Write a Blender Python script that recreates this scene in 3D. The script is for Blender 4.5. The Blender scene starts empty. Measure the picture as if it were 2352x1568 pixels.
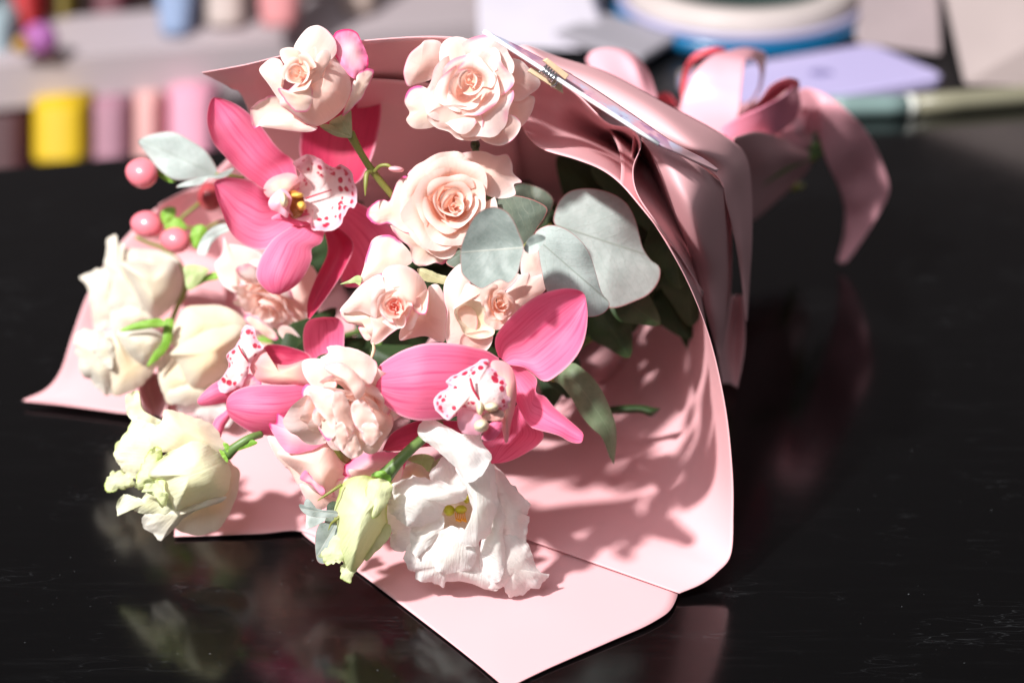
import bpy, bmesh, math, random
from mathutils import Vector, noise
S = bpy.context.scene
COL = S.collection
# ------------------------------------------------------------------ camera
PITCH = math.radians(28.0); HC = 0.45; LENS = 70.0
cam_d = bpy.data.cameras.new('camera'); cam = bpy.data.objects.new('camera', cam_d); COL.objects.link(cam)
cam.location = (0, 0, HC); cam.rotation_euler = (math.pi/2-PITCH, 0, 0)
cam_d.lens = LENS; cam_d.sensor_width = 36; cam_d.clip_start = .02; cam_d.clip_end = 30
cam_d.dof.use_dof = True; cam_d.dof.focus_distance = 0.755; cam_d.dof.aperture_fstop = 5.0
S.camera = cam
# ------------------------------------------------------------------ light
wd = bpy.data.worlds.new('World'); S.world = wd; wd.use_nodes = True
bg = wd.node_tree.nodes['Background']; bg.inputs[0].default_value = (.92, .96, 1.0, 1); bg.inputs[1].default_value = .17
def lamp(name, kind, loc, power, target, size=.1, col=(1, 1, 1)):
    l = bpy.data.lights.new(name, kind); o = bpy.data.objects.new(name, l); COL.objects.link(o)
    o.location = loc; l.energy = power; l.color = col
    if kind == 'AREA': l.shape = 'DISK'; l.size = size
    else: l.shadow_soft_size = size
    o.rotation_euler = (Vector(target)-Vector(loc)).to_track_quat('-Z', 'Y').to_euler()
    return o
TG = Vector((-.02, .62, .05)); LD = Vector((-1.0, -.70, 1.505)).normalized()
lamp('flash', 'AREA', TG+LD*2.6, 132, TG, .15, (1, .975, .955))
lamp('room_fill', 'AREA', (-.7, -.7, 2.0), 20, (0, .7, 0), 1.3, (.97, .97, 1))
S.view_settings.view_transform = 'Standard'; S.view_settings.look = 'None'
S.view_settings.exposure = 0.12; S.view_settings.gamma = 1; S.view_settings.use_curve_mapping = False
# ------------------------------------------------------------------ placing
W0, H0 = 2352.0, 1568.0
F = W0*LENS/36.0
cp, sp = math.cos(PITCH), math.sin(PITCH)
FW = Vector((0, cp, -sp)); UP = Vector((0, sp, cp)); RT = Vector((1, 0, 0)); C0 = Vector((0, 0, HC))
def D(x, y, d):
    return C0+(FW+RT*((x-W0/2)/F)+UP*((H0/2-y)/F))*d
def dep(y, z):
    return (HC-z/100.0)/(sp-((H0/2-y)/F)*cp)
def Z(x, y, z):
    return D(x, y, dep(y, z))
def crop(x0, y0, s):
    return lambda X, Y: ((x0+X/s)*.91875, (y0+Y/s)*.91875)
K3 = crop(450, 40, 2.8); K4 = crop(900, 60, 2.11875); K5 = crop(150, 300, 2.24); K6 = crop(500, 600, 2.24)
K7 = crop(850, 650, 2.61375); K8 = crop(200, 900, 3.1357); J1 = crop(700, 1000, 2.85125); J2 = crop(1200, 60, 3.136)
J3 = crop(1150, 700, 1.5575); E1 = crop(1500, 0, 2.2189); E2 = crop(0, 0, 3.564); E3 = crop(1650, 100, 2.6129)
E4 = crop(1500, 300, 2.24); E5 = crop(0, 450, 2.4127)
ID = lambda X, Y: (X, Y)
# ------------------------------------------------------------------ mesh helpers
def cr(P, t):                                   # Catmull-Rom through P at t in 0..1
    n = len(P)-1
    f = min(max(t, 0), 1)*n; i = min(int(f), n-1); f -= i
    p1, p2 = P[i], P[i+1]
    p0 = P[i-1] if i > 0 else p1*2-p2
    p3 = P[i+2] if i+2 <= n else p2*2-p1
    return .5*((2*p1)+(p2-p0)*f+(2*p0-5*p1+4*p2-p3)*f*f+(3*p1-p0-3*p2+p3)*f*f*f)
def alen(P, n):                                  # resample evenly by arc length
    M = 8*(len(P)-1)
    q = [cr(P, i/M) for i in range(M+1)]
    s = [0]
    for i in range(M): s.append(s[-1]+(q[i+1]-q[i]).length)
    out = []; j = 0
    for k in range(n+1):
        t = s[-1]*k/n
        while j < M-1 and s[j+1] < t: j += 1
        w = (t-s[j])/max(s[j+1]-s[j], 1e-9)
        out.append(q[j].lerp(q[j+1], min(max(w, 0), 1)))
    return out
def mesh_obj(name, verts, faces, mat, parent=None, uvs=None, smooth=True, flat=False):
    me = bpy.data.meshes.new(name); me.from_pydata([tuple(v) for v in verts], [], faces); me.update()
    if smooth and not flat: me.polygons.foreach_set('use_smooth', [True]*len(me.polygons))
    if uvs:
        ul = me.uv_layers.new(name='UVMap')
        d = []
        for p in me.polygons:
            for vi in p.vertices: d += [uvs[vi][0], uvs[vi][1]]
        ul.data.foreach_set('uv', d)
    if mat: me.materials.append(mat)
    o = bpy.data.objects.new(name, me); COL.objects.link(o)
    if parent: o.parent = parent; o.matrix_parent_inverse = parent.matrix_world.inverted()
    return o
def grid_faces(nr, nc):
    return [(r*nc+c, r*nc+c+1, (r+1)*nc+c+1, (r+1)*nc+c) for r in range(nr-1) for c in range(nc-1)]
def thick(o, t, off=0):
    m = o.modifiers.new('solid', 'SOLIDIFY'); m.thickness = t; m.offset = off; m.use_even_offset = False
def patch(name, rows, mat, parent=None, nu=24, nv=48, th=0, wob=0):
    R = [[cr(r, i/nu) for i in range(nu+1)] for r in rows]
    V = []; U = []
    for j in range(nv+1):
        for i in range(nu+1):
            p = cr([r[i] for r in R], j/nv)
            if wob: p = p+noise.noise_vector(p*22)*wob
            V.append(p); U.append((i/nu, j/nv))
    o = mesh_obj(name, V, grid_faces(nv+1, nu+1), mat, parent, U)
    if th: thick(o, th)
    return o
def rowsZ(tr, rows):
    return [[Z(*tr(a[0], a[1]), a[2]) for a in r] for r in rows]
def tube(name, P, rad, mat, parent=None, n=24, sides=10, caps=True):
    P = [Vector(p) for p in P]; V = []; Fc = []; U = []
    up = Vector((.13, .3, .95))
    for k in range(n+1):
        t = k/n; p = cr(P, t); q = cr(P, min(t+.01, 1)); r = cr(P, max(t-.01, 0))
        d = (q-r).normalized(); a = d.cross(up).normalized(); b = d.cross(a)
        rr = cr([Vector((x, 0, 0)) for x in rad], t).x if isinstance(rad, (list, tuple)) else rad
        for s in range(sides):
            an = 2*math.pi*s/sides
            V.append(p+(a*math.cos(an)+b*math.sin(an))*rr); U.append((s/sides, t))
    for k in range(n):
        for s in range(sides):
            s2 = (s+1) % sides
            Fc.append((k*sides+s, k*sides+s2, (k+1)*sides+s2, (k+1)*sides+s))
    if caps: Fc.append(tuple(range(sides))[::-1]); Fc.append(tuple(range(n*sides, n*sides+sides)))
    return mesh_obj(name, V, Fc, mat, parent, U)
def box(name, c, sx, sy, sz, mat, parent=None, rz=0, bev=.003):
    bm = bmesh.new(); bmesh.ops.create_cube(bm, size=1)
    for v in bm.verts: v.co = Vector((v.co.x*sx, v.co.y*sy, v.co.z*sz))
    if bev: bmesh.ops.bevel(bm, geom=bm.edges[:], offset=bev, segments=3, affect='EDGES', profile=.5)
    me = bpy.data.meshes.new(name); bm.to_mesh(me); bm.free(); me.materials.append(mat)
    o = bpy.data.objects.new(name, me); COL.objects.link(o)
    if parent: o.parent = parent
    o.location = c; o.rotation_euler = (0, 0, rz)
    return o
def lathe(name, prof, mat, loc, parent=None, n=40, rot=(0, 0, 0)):
    V = []; Fc = []
    for r, z in prof:
        for k in range(n): V.append((r*math.cos(2*math.pi*k/n), r*math.sin(2*math.pi*k/n), z))
    for i in range(len(prof)-1):
        for k in range(n): Fc.append((i*n+k, i*n+(k+1) % n, (i+1)*n+(k+1) % n, (i+1)*n+k))
    V = [Vector(v)+Vector(loc) for v in V]
    o = mesh_obj(name, V, Fc, mat, parent)
    return o
def tag(o, label=None, cat=None, group=None, kind=None):
    if label: o['label'] = label
    if cat: o['category'] = cat
    if group: o['group'] = group
    if kind: o['kind'] = kind
    return o
def thing(name, loc, label, cat, group=None):
    o = bpy.data.objects.new(name, None); COL.objects.link(o); o.location = loc; o.empty_display_size = .01
    bpy.context.view_layer.update()
    return tag(o, label, cat, group)
# ------------------------------------------------------------------ materials
def newmat(name):
    m = bpy.data.materials.new(name); m.use_nodes = True
    nt = m.node_tree; nt.nodes.clear()
    out = nt.nodes.new('ShaderNodeOutputMaterial'); return m, nt, out
def N(nt, typ, **kw):
    n = nt.nodes.new(typ)
    for k, v in kw.items():
        if k.startswith('i_'): n.inputs[k[2:].replace('_', ' ')].default_value = v
        else: setattr(n, k, v)
    return n
def math_n(nt, op, a, b=None, c=None):
    n = nt.nodes.new('ShaderNodeMath'); n.operation = op
    for k, v in enumerate((a, b, c)):
        if v is None: continue
        if isinstance(v, (int, float)): n.inputs[k].default_value = v
        else: nt.links.new(v, n.inputs[k])
    return n.outputs[0]
def mixc(nt, fac, a, b):
    n = nt.nodes.new('ShaderNodeMix'); n.data_type = 'RGBA'
    for k, v in ((0, fac), (6, a), (7, b)):
        if isinstance(v, (int, float)): n.inputs[k].default_value = v
        elif isinstance(v, tuple): n.inputs[k].default_value = (*v, 1)
        else: nt.links.new(v, n.inputs[k])
    return n.outputs[2]
def sstep(nt, v, a, b):
    n = nt.nodes.new('ShaderNodeMapRange'); n.interpolation_type = 'SMOOTHSTEP'
    nt.links.new(v, n.inputs[0]); n.inputs[1].default_value = a; n.inputs[2].default_value = b
    return n.outputs[0]
def nz(nt, scale, detail=3, rough=.5, vec=None, coord='Object', sc=None, out=0):
    if vec is None:
        tc = nt.nodes.new('ShaderNodeTexCoord'); vec = tc.outputs[coord]
    if sc:
        mp = nt.nodes.new('ShaderNodeMapping'); nt.links.new(vec, mp.inputs[0]); mp.inputs['Scale'].default_value = sc; vec = mp.outputs[0]
    n = nt.nodes.new('ShaderNodeTexNoise'); n.inputs['Scale'].default_value = scale
    n.inputs['Detail'].default_value = detail; n.inputs['Roughness'].default_value = rough
    nt.links.new(vec, n.inputs['Vector']); return n.outputs[out]
def bump(nt, h, strength, dist):
    b = nt.nodes.new('ShaderNodeBump'); b.inputs['Strength'].default_value = strength; b.inputs['Distance'].default_value = dist
    nt.links.new(h, b.inputs['Height']); return b.outputs[0]
def finish(nt, out, col, rough=.5, transl=0, tcol=None, nrm=None, spec=.5, metal=0, sheen=0, coat=0):
    p = nt.nodes.new('ShaderNodeBsdfPrincipled')
    def put(sock, v):
        if isinstance(v, tuple): sock.default_value = (*v, 1)
        elif isinstance(v, (int, float)): sock.default_value = v
        else: nt.links.new(v, sock)
    put(p.inputs['Base Color'], col); put(p.inputs['Roughness'], rough); p.inputs['Metallic'].default_value = metal
    p.inputs['Specular IOR Level'].default_value = spec; p.inputs['Sheen Weight'].default_value = sheen; p.inputs['Coat Weight'].default_value = coat
    if nrm is not None: nt.links.new(nrm, p.inputs['Normal'])
    sh = p.outputs[0]
    if transl:
        t = nt.nodes.new('ShaderNodeBsdfTranslucent'); put(t.inputs[0], tcol if tcol is not None else col)
        if nrm is not None: nt.links.new(nrm, t.inputs['Normal'])
        mx = nt.nodes.new('ShaderNodeMixShader'); mx.inputs[0].default_value = transl
        nt.links.new(sh, mx.inputs[1]); nt.links.new(t.outputs[0], mx.inputs[2]); sh = mx.outputs[0]
    nt.links.new(sh, out.inputs[0])
def plain(name, col, rough=.5, transl=0, spec=.5, metal=0, bmp=0, bs=300, var=.12, vs=30):
    m, nt, out = newmat(name)
    n = nz(nt, vs, 4)
    c = mixc(nt, n, tuple(x*(1-var) for x in col), tuple(min(1, x*(1+var)) for x in col))
    nr = bump(nt, nz(nt, bs, 4), bmp, .0006) if bmp else None
    finish(nt, out, c, rough, transl, None, nr, spec, metal); return m
def mat_paper(name, col, transl=.06):
    m, nt, out = newmat(name)
    n = nz(nt, 14, 3)
    c = mixc(nt, n, tuple(x*.97 for x in col), tuple(x*1.03 for x in col))
    f = nz(nt, 2600, 2); nr = bump(nt, math_n(nt, 'ADD', math_n(nt, 'MULTIPLY', f, .02), nz(nt, 11, 2)), .22, .006)
    finish(nt, out, c, .5, transl, None, nr, .22); return m
M = {}
M['paper'] = mat_paper('pink_wrapping_paper', (.775, .43, .455))
M['paper_out'] = M['paper']
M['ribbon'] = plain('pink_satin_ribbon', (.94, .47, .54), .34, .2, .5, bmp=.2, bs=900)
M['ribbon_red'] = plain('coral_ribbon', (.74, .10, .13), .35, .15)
# ------------------------------------------------------------------ table
def mat_table():
    m, nt, out = newmat('scratched_black_gloss')
    tc = nt.nodes.new('ShaderNodeTexCoord'); v = tc.outputs['Object']
    big = nz(nt, 5, 5, .6, v, sc=(1, 2.2, 1))
    streak = nz(nt, 60, 6, .7, v, sc=(.35, 3.5, 1))
    fine = nz(nt, 260, 3, .6, v, sc=(.5, 2, 1))
    speck = sstep(nt, nz(nt, 900, 1, .5, v, sc=(.55, 1, 1)), .765, .80)
    patchy = sstep(nt, nz(nt, 16, 3, .5, v), .48, .62)
    speck = math_n(nt, 'MULTIPLY', speck, patchy)
    # hairline scratches: two stretched voronoi edge fields
    def scr(rot, scl, w, seed):
        mp = N(nt, 'ShaderNodeMapping'); nt.links.new(v, mp.inputs[0]); mp.inputs['Rotation'].default_value = (0, 0, rot); mp.inputs['Scale'].default_value = (scl*.16, scl, 1); mp.inputs['Location'].default_value = (seed, seed*.7, 0)
        dn = nz(nt, 3, 2, .5, mp.outputs[0], out=1)
        ad = N(nt, 'ShaderNodeVectorMath', operation='ADD'); nt.links.new(mp.outputs[0], ad.inputs[0]); nt.links.new(dn, ad.inputs[1])
        vo = N(nt, 'ShaderNodeTexVoronoi', feature='DISTANCE_TO_EDGE'); vo.inputs['Scale'].default_value = 1; nt.links.new(ad.outputs[0], vo.inputs['Vector'])
        s = math_n(nt, 'SUBTRACT', 1, sstep(nt, vo.outputs[0], 0, w))
        return math_n(nt, 'MULTIPLY', s, sstep(nt, nz(nt, 30, 2, .5, v, sc=(1, 1, 1)), .52, .66))
    sc = math_n(nt, 'ADD', scr(.2, 90, .012, 3), scr(-.25, 70, .010, 9))
    dust = math_n(nt, 'MULTIPLY', sstep(nt, streak, .5, .8), sstep(nt, big, .35, .75))
    lift = math_n(nt, 'ADD', math_n(nt, 'MULTIPLY', dust, .006), math_n(nt, 'ADD', math_n(nt, 'MULTIPLY', speck, .14), math_n(nt, 'MULTIPLY', sc, .015)))
    col = N(nt, 'ShaderNodeCombineColor'); b = math_n(nt, 'ADD', lift, .0012)
    nt.links.new(b, col.inputs[0]); nt.links.new(math_n(nt, 'MULTIPLY', b, 1.04), col.inputs[1]); nt.links.new(math_n(nt, 'MULTIPLY', b, 1.12), col.inputs[2])
    r = math_n(nt, 'ADD', math_n(nt, 'MULTIPLY', sstep(nt, streak, .3, .75), .045), math_n(nt, 'ADD', math_n(nt, 'MULTIPLY', big, .08), .075))
    h = math_n(nt, 'ADD', math_n(nt, 'MULTIPLY', fine, .5), math_n(nt, 'MULTIPLY', streak, 1.0))
    finish(nt, out, col.outputs[0], r, 0, None, bump(nt, h, .025, .0006), .58); return m
M['table'] = mat_table()
M['grey_edge'] = plain('table_edge_trim', (.11, .09, .085), .5)
# far edge runs slightly askew, left end nearer
eL = Z(-400, 422, 0); eR = Z(2800, 150, 0)
dirx = (eR-eL).normalized(); nrm_in = Vector((dirx.y, -dirx.x, 0))
tb = thing('table', (0, .4, 0), 'glossy scratched black table top that the bouquet lies on', 'table')
q = [eL-dirx*.3, eR+dirx*.3, eR+dirx*.3+nrm_in*1.6, eL-dirx*.3+nrm_in*1.6]
q = [Vector((p.x, p.y, 0)) for p in q]
V = [*q, *[p-Vector((0, 0, .03)) for p in q]]
mesh_obj('tabletop', V, [(3, 2, 1, 0), (4, 5, 6, 7), (0, 1, 5, 4), (1, 2, 6, 5), (2, 3, 7, 6), (3, 0, 4, 7)], M['table'], tb, flat=True)
for ax, ay in ((-.6, -.1), (.7, -.1), (-.6, .6), (.7, .8)):
    box('leg', (ax, ay-.0, -.38), .05, .05, .7, M['grey_edge'], tb)
fl = mesh_obj('floor', [(-6, -3, -.75), (6, -3, -.75), (6, 6, -.75), (-6, 6, -.75)], [(0, 1, 2, 3)], plain('floor_dark', (.03, .028, .03), .6)); tag(fl, kind='structure')
wl = mesh_obj('wall', [(-6, 3.4, -.75), (6, 3.4, -.75), (6, 3.4, 3), (-6, 3.4, 3)], [(0, 1, 2, 3)], plain('wall_dim', (.10, .085, .09), .8)); tag(wl, kind='structure')
# ------------------------------------------------------------------ shelves behind, left
shelf_m = plain('white_shelf', (.54, .46, .485), .55, var=.06, vs=6)
ang = math.atan2(dirx.y, dirx.x)
def on_table_far(px, py, d): return D(px, py, d)
SD = 1.62        # depth of the shelf front at x=500
sh = thing('shelf_unit', D(300, 380, SD)-Vector((0, 0, .0)), 'pale shelf unit with thick boards behind the black table', 'shelf')
def board(name, x0, x1, yt0, yt1, yb0, yb1, d0, d1, back, mat, parent):
    a, b, c, e = D(x0, yt0, d0), D(x1, yt1, d1), D(x1, yb1, d1), D(x0, yb0, d0)
    c = Vector((b.x, b.y, c.z)); e = Vector((a.x, a.y, e.z))
    bk = Vector((0, back, 0))
    V = [a, b, c, e, a+bk, b+bk, c+bk, e+bk]
    o = mesh_obj(name, V, [(3, 2, 1, 0), (4, 5, 6, 7), (0, 1, 5, 4), (1, 2, 6, 5), (2, 3, 7, 6), (3, 0, 4, 7)], mat, parent, flat=True); return o
board('shelf_board', -500, 1120, 190, 55, 318, 165, 1.55, 1.72, .11, shelf_m, sh)
board('shelf_board', -500, 1120, 560, 410, 640, 500, 1.55, 1.72, .30, shelf_m, sh)
board('side_panel', 1075, 1120, -500, -500, 500, 500, 1.70, 1.72, .30, shelf_m, sh)
board('back_panel', -500, 1120, -600, -600, 640, 500, 1.74, 1.90, .02, plain('shelf_back_dark', (.05, .03, .032), .7), sh)
def item(name, x0, x1, yt, yb, dd, col, label, cat, lean=0, rough=.6, depth=.08, group=None, taper=0):
    m = plain(name+'_m', col, rough, var=.08)
    t0 = thing(name, D((x0+x1)/2, yb, dd), label, cat, group)
    a, b = D(x0+lean, yt, dd), D(x1+lean, yt, dd); c, e = D(x1-taper, yb, dd), D(x0+taper, yb, dd)
    w = (b.x-a.x)/2; n = 20; V = []; Fc = []
    for (l, r) in ((e, c), (e.lerp(a, .1), c.lerp(b, .1)), (e.lerp(a, .5), c.lerp(b, .5)), (e.lerp(a, .93), c.lerp(b, .93)), (a, b)):
        mid = (l+r)/2; hw = (r.x-l.x)/2
        for k in range(n):
            an = 2*math.pi*k/n; cx_, sy_ = math.cos(an), math.sin(an)
            sx = math.copysign(abs(cx_)**.45, cx_); sy = math.copysign(abs(sy_)**.45, sy_)
            V.append(Vector((mid.x+hw*sx, mid.y+depth/2+depth/2*sy, mid.z)))
    for i in range(4):
        for k in range(n): Fc.append((i*n+k, i*n+(k+1) % n, (i+1)*n+(k+1) % n, (i+1)*n+k))
    Fc.append(tuple(range(n))[::-1]); Fc.append(tuple(range(4*n, 5*n)))
    mesh_obj('body', V, Fc, m, t0)
    return t0
item('ribbon_roll', -60, 62, 262, 415, 1.62, (.05, .006, .010), 'dark maroon roll at the far left of the lower shelf row', 'roll', group='rolls on the lower shelf')
item('ribbon_roll', 66, 193, 246, 375, 1.60, (.66, .43, .002), 'bright yellow roll on the lower shelf', 'roll', group='rolls on the lower shelf')
item('ribbon_roll', 203, 290, 242, 372, 1.62, (.37, .18, .24), 'dull mauve roll right of the yellow one', 'roll', group='rolls on the lower shelf')
item('ribbon_roll', 303, 362, 232, 380, 1.63, (.75, .40, .38), 'pale peach roll between the mauve and pink rolls', 'roll', group='rolls on the lower shelf')
item('ribbon_roll', 378, 488, 222, 385, 1.63, (.76, .33, .45), 'light pink roll at the right end of the lower shelf row', 'roll', group='rolls on the lower shelf')
item('vase', 22, 92, -90, 100, 1.66, (.42, .008, .012), 'tall red vase on the upper shelf', 'vase', lean=-12, taper=10)
item('vase', 112, 168, -90, 108, 1.70, (.18, .13, .01), 'tall olive green vase right of the red one', 'vase', lean=-4, taper=12)
item('paper_roll', 200, 290, -90, 92, 1.74, (.14, .035, .05), 'dull wine coloured roll upright on the upper shelf', 'roll', taper=4)
item('vase', 340, 455, -90, 82, 1.66, (.24, .32, .50), 'light blue tapered pot on the upper shelf', 'pot', taper=22)
item('storage_box', 466, 560, -90, 62, 1.68, (.50, .41, .38), 'beige box next to the light blue pot', 'box')
item('vase', 575, 700, -90, 64, 1.62, (.62, .23, .24), 'salmon pink tapered pot on the upper shelf', 'pot', taper=18)
item('storage_box', 780, 860, -90, 32, 1.72, (.42, .32, .28), 'small tan box at the right end of the upper shelf', 'box')
item('paper_cup', -50, 14, 60, 135, 1.62, (.33, .42, .46), 'pale blue grey cup at the left edge of the upper shelf', 'cup')
bl = lathe('foam_ball', [(.0001, -.014)]+[(.014*math.sin(a*math.pi/14), -.014*math.cos(a*math.pi/14)) for a in range(1, 14)]+[(.0001, .014)], plain('purple_ball', (.38, .12, .36), .6), D(93, 92, 1.6)); tag(bl, 'small purple ball in front of the red vase', 'ball')
bl = lathe('foam_ball', [(.0001, -.007)]+[(.007*math.sin(a*math.pi/14), -.007*math.cos(a*math.pi/14)) for a in range(1, 14)]+[(.0001, .007)], plain('mustard_ball', (.42, .22, .01), .6), D(50, 105, 1.59)); tag(bl, 'tiny mustard yellow ball left of the purple ball', 'ball')
# white box behind the card, beige cabinet at right
def hexa(name, P, back, mat, label, cat):
    V = list(P)+[p+back for p in P]
    o = mesh_obj(name, V, [(3, 2, 1, 0), (4, 5, 6, 7), (0, 1, 5, 4), (1, 2, 6, 5), (2, 3, 7, 6), (3, 0, 4, 7)], mat, flat=True)
    m = o.modifiers.new('bev', 'BEVEL'); m.width = .002; m.segments = 2
    return tag(o, label, cat)
hexa('storage_box', [D(1092, -90, 1.40), D(1330, -90, 1.40), D(1400, 116, 1.315), D(1100, 112, 1.317)], Vector((0, .12, 0)), plain('white_card_box', (.62, .58, .66), .5), 'white box standing behind the bouquet card', 'box')
sh2 = hexa('paper_stack', [Z(1390, 60, 0)+Vector((0, 0, .004)), Z(1560, 110, 0)+Vector((0, 0, .004)), Z(1470, 165, 0)+Vector((0, 0, .004)), Z(1270, 105, 0)+Vector((0, 0, .004))], Vector((0, 0, .006)), plain('grey_paper', (.33, .31, .35), .5), 'grey paper stack lying left of the blue roll', 'paper')
hexa('storage_box', [D(2150, -90, 1.30), D(2700, -90, 1.22), D(2700, 212, 1.235), D(2215, 195, 1.255)], Vector((.02, .14, 0)), plain('beige_card_box', (.36, .29, .28), .55), 'beige box at the right edge behind the phone', 'box')
hexa('storage_box', [D(1950, -90, 1.38), D(2155, -90, 1.38), D(2165, 128, 1.312), D(1968, 102, 1.328)], Vector((0, .1, 0)), plain('mauve_card_box', (.36, .29, .30), .6), 'dull mauve box standing behind the top of the phone', 'box')
# dark counter behind the table, right half
ca, cb_ = D(1125, 300, 1.2), D(3200, 300, 1.2)
def ey(x): return eL.y+(x-eL.x)*(eR.y-eL.y)/(eR.x-eL.x)
x0, x1 = .0, 1.3
V = [(x0, ey(x0)+.004, -.004), (x1, ey(x1)+.004, -.004), (x1, 2.3, -.004), (x0, 2.3, -.004)]
V += [(a, b, -.04) for a, b, _ in V]
ctn = thing('counter', (.6, 1.9, -.04), 'dark counter surface behind the table that carries the phone', 'counter')
mesh_obj('countertop', V, [(0, 1, 2, 3), (7, 6, 5, 4), (0, 4, 5, 1), (1, 5, 6, 2), (2, 6, 7, 3), (3, 7, 4, 0)], plain('counter_black', (.008, .008, .009), .35), ctn, flat=True)
# ring shaped roll of blue film
rr = thing('film_roll', (.158, 1.328, 0), 'large ring shaped roll with a blue rim and cream band', 'roll')
bp = plain('blue_film', (.005, .15, .34), .25, spec=.7); cb = plain('cream_band', (.55, .48, .46), .5); dg = plain('dark_green_core', (.03, .05, .045), .4)
RL = (.158, 1.328, -.003)
lathe('outer_rim', [(.0800, 0), (.085, .002), (.088, .008), (.086, .012), (.0800, .013), (.0800, 0)], bp, RL, rr, 64)
lathe('cream_band', [(.057, .002), (.0795, .002), (.0795, .026), (.075, .030), (.064, .030), (.057, .025), (.057, .002)], cb, RL, rr, 64)
lathe('core', [(.0001, .002), (.0565, .002), (.0565, .020), (.050, .018), (.044, .008), (.0001, .007)], dg, RL, rr, 64)
lathe('lavender_stripe', [(.0800, .0135), (.0850, .0135), (.0850, .0175), (.0800, .0175), (.0800, .0135)], plain('lavender_tape', (.42, .40, .60), .4), RL, rr, 64)
# phone
ph = thing('phone', Z(1950, 170, 0), 'lilac phone lying face down behind the ribbon bow', 'phone')
A, B, Cc = Z(2000, 96, .9), Z(2182, 168, .9), Z(1945, 238, .9)
B2 = Z(2180, 172, .9)
u1 = (B2-A); u1.z = 0; wv = .0735; u1n = u1.normalized(); u2n = Vector((-u1n.y, u1n.x, 0))
if u2n.x > 0: u2n = -u2n
u2n = (u2n*.8+Vector((-1, 0, 0))*.28); u2n.z = 0; u2n.normalize()
org = A
def rrect(o, a, b, w, l, r, z, n=8):
    out = []
    for (cx, cy, a0) in ((w-r, r, -90), (w-r, l-r, 0), (r, l-r, 90), (r, r, 180)):
        for k in range(n+1):
            t = math.radians(a0+90*k/n); out.append(o+a*(cx+r*math.cos(t))+b*(cy+r*math.sin(t))+Vector((0, 0, z)))
    return out
V = []; nn = 36
b0 = Vector((org.x, org.y, .0005))
for ins, z in ((.0015, 0), (0, .0012), (0, .0068), (.0015, .0080)):
    V += rrect(b0+u1n*ins+u2n*ins, u1n, u2n, wv-2*ins, .147-2*ins, .011, z)
Fc = [(i*nn+k, i*nn+(k+1) % nn, (i+1)*nn+(k+1) % nn, (i+1)*nn+k) for i in range(3) for k in range(nn)]
Fc.append(tuple(range(3*nn, 4*nn))); Fc.append(tuple(range(nn))[::-1])
lil = plain('lilac_glass', (.53, .47, .76), .22, spec=.4, var=.03)
mesh_obj('body', V, Fc, lil, ph, smooth=False)
def disc(name, c, a, b, ra, rb, mat, parent, n=24, bite=False):
    V = []
    for k in range(n):
        t = 2*math.pi*k/n; r = 1.0
        if bite and abs(((t+math.pi) % (2*math.pi))-math.pi) < .45: r = .72
        V.append(c+a*math.cos(t)*ra*r+b*math.sin(t)*rb*r)
    V2 = [p+Vector((0, 0, .0003)) for p in V]
    return mesh_obj(name, V+V2, [tuple(range(n, 2*n)), tuple(range(n))[::-1]]+[(k, (k+1) % n, n+(k+1) % n, n+k) for k in range(n)], mat, parent, smooth=False)
logo = plain('lilac_emblem', (.26, .23, .45), .2)
ec = b0+u1n*(wv*.5)+u2n*.066+Vector((0, 0, .0081))
disc('emblem', ec, u1n, u2n, .0068, .0075, logo, ph, bite=True)
# pen / metal edging of the table's far edge, built as tubes
p0, p1, p2, p3 = Z(1900, 246, .5), Z(2082, 243, .5), Z(2096, 241, .5), Z(2500, 208, .5)
pn = thing('edge_trim', Vector((p1.x, p1.y, 0)), 'grey green metal edging with a white band, along the far table edge beside the phone', 'trim')
tube('cap', [p0, p0.lerp(p1, .5), p1], .0068, plain('grey_green_trim', (.20, .29, .28), .3), pn, 4, 16)
tube('band', [p1, p1.lerp(p2, .5), p2], .0072, plain('white_trim', (.75, .76, .70), .35), pn, 3, 16)
tube('right_trim', [p2, p2.lerp(p3, .5), p3], .0066, plain('olive_trim', (.26, .245, .17), .35), pn, 4, 16)
s0 = [Z(1560, 205, .1), Z(1760, 178, .1), Z(1760, 150, .1), Z(1560, 172, .1)]
hexa('wooden_strip', s0, Vector((0, 0, .003)), plain('beige_strip', (.42, .35, .32), .55), 'short beige strip lying behind the ribbon loops', 'strip')
# ------------------------------------------------------------------ wrapping paper
TH = .00035
P = M['paper']
root_paper = thing('wrapping_paper', Z(1150, 900, 0), 'folded sheets of matte pink paper wrapped round the flowers', 'wrapping paper')
L = [(1165, 1578), (980, 1432), (820, 1311), (693, 1222), (640, 1080), (700, 850)]
# lower tip sheet, flat on the table
rowsB = [[(1163, 1580, .12), (1164, 1579, .12), (1166, 1579, .12), (1168, 1578, .12)],
         [(1075, 1507, .1), (1140, 1505, .12), (1210, 1510, .12), (1262, 1533, .12)],
         [(950, 1410, .1), (1090, 1400, .12), (1260, 1420, .12), (1400, 1473, .15)],
         [(820, 1311, .1), (1040, 1300, .12), (1290, 1330, .12), (1500, 1428, .18)],
         [(693, 1222, .1), (960, 1200, .12), (1280, 1240, .12), (1549, 1385, .2)],
         [(640, 1120, .1), (900, 1080, .12), (1250, 1130, .12), (1560, 1300, .16)],
         [(600, 980, .1), (860, 930, .12), (1230, 960, .12), (1540, 1100, .14)],
         [(620, 820, .1), (860, 780, .12), (1230, 800, .12), (1500, 900, .14)]]
patch('base_sheet', rowsZ(ID, rowsB), P, root_paper, 40, 60, TH)
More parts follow.
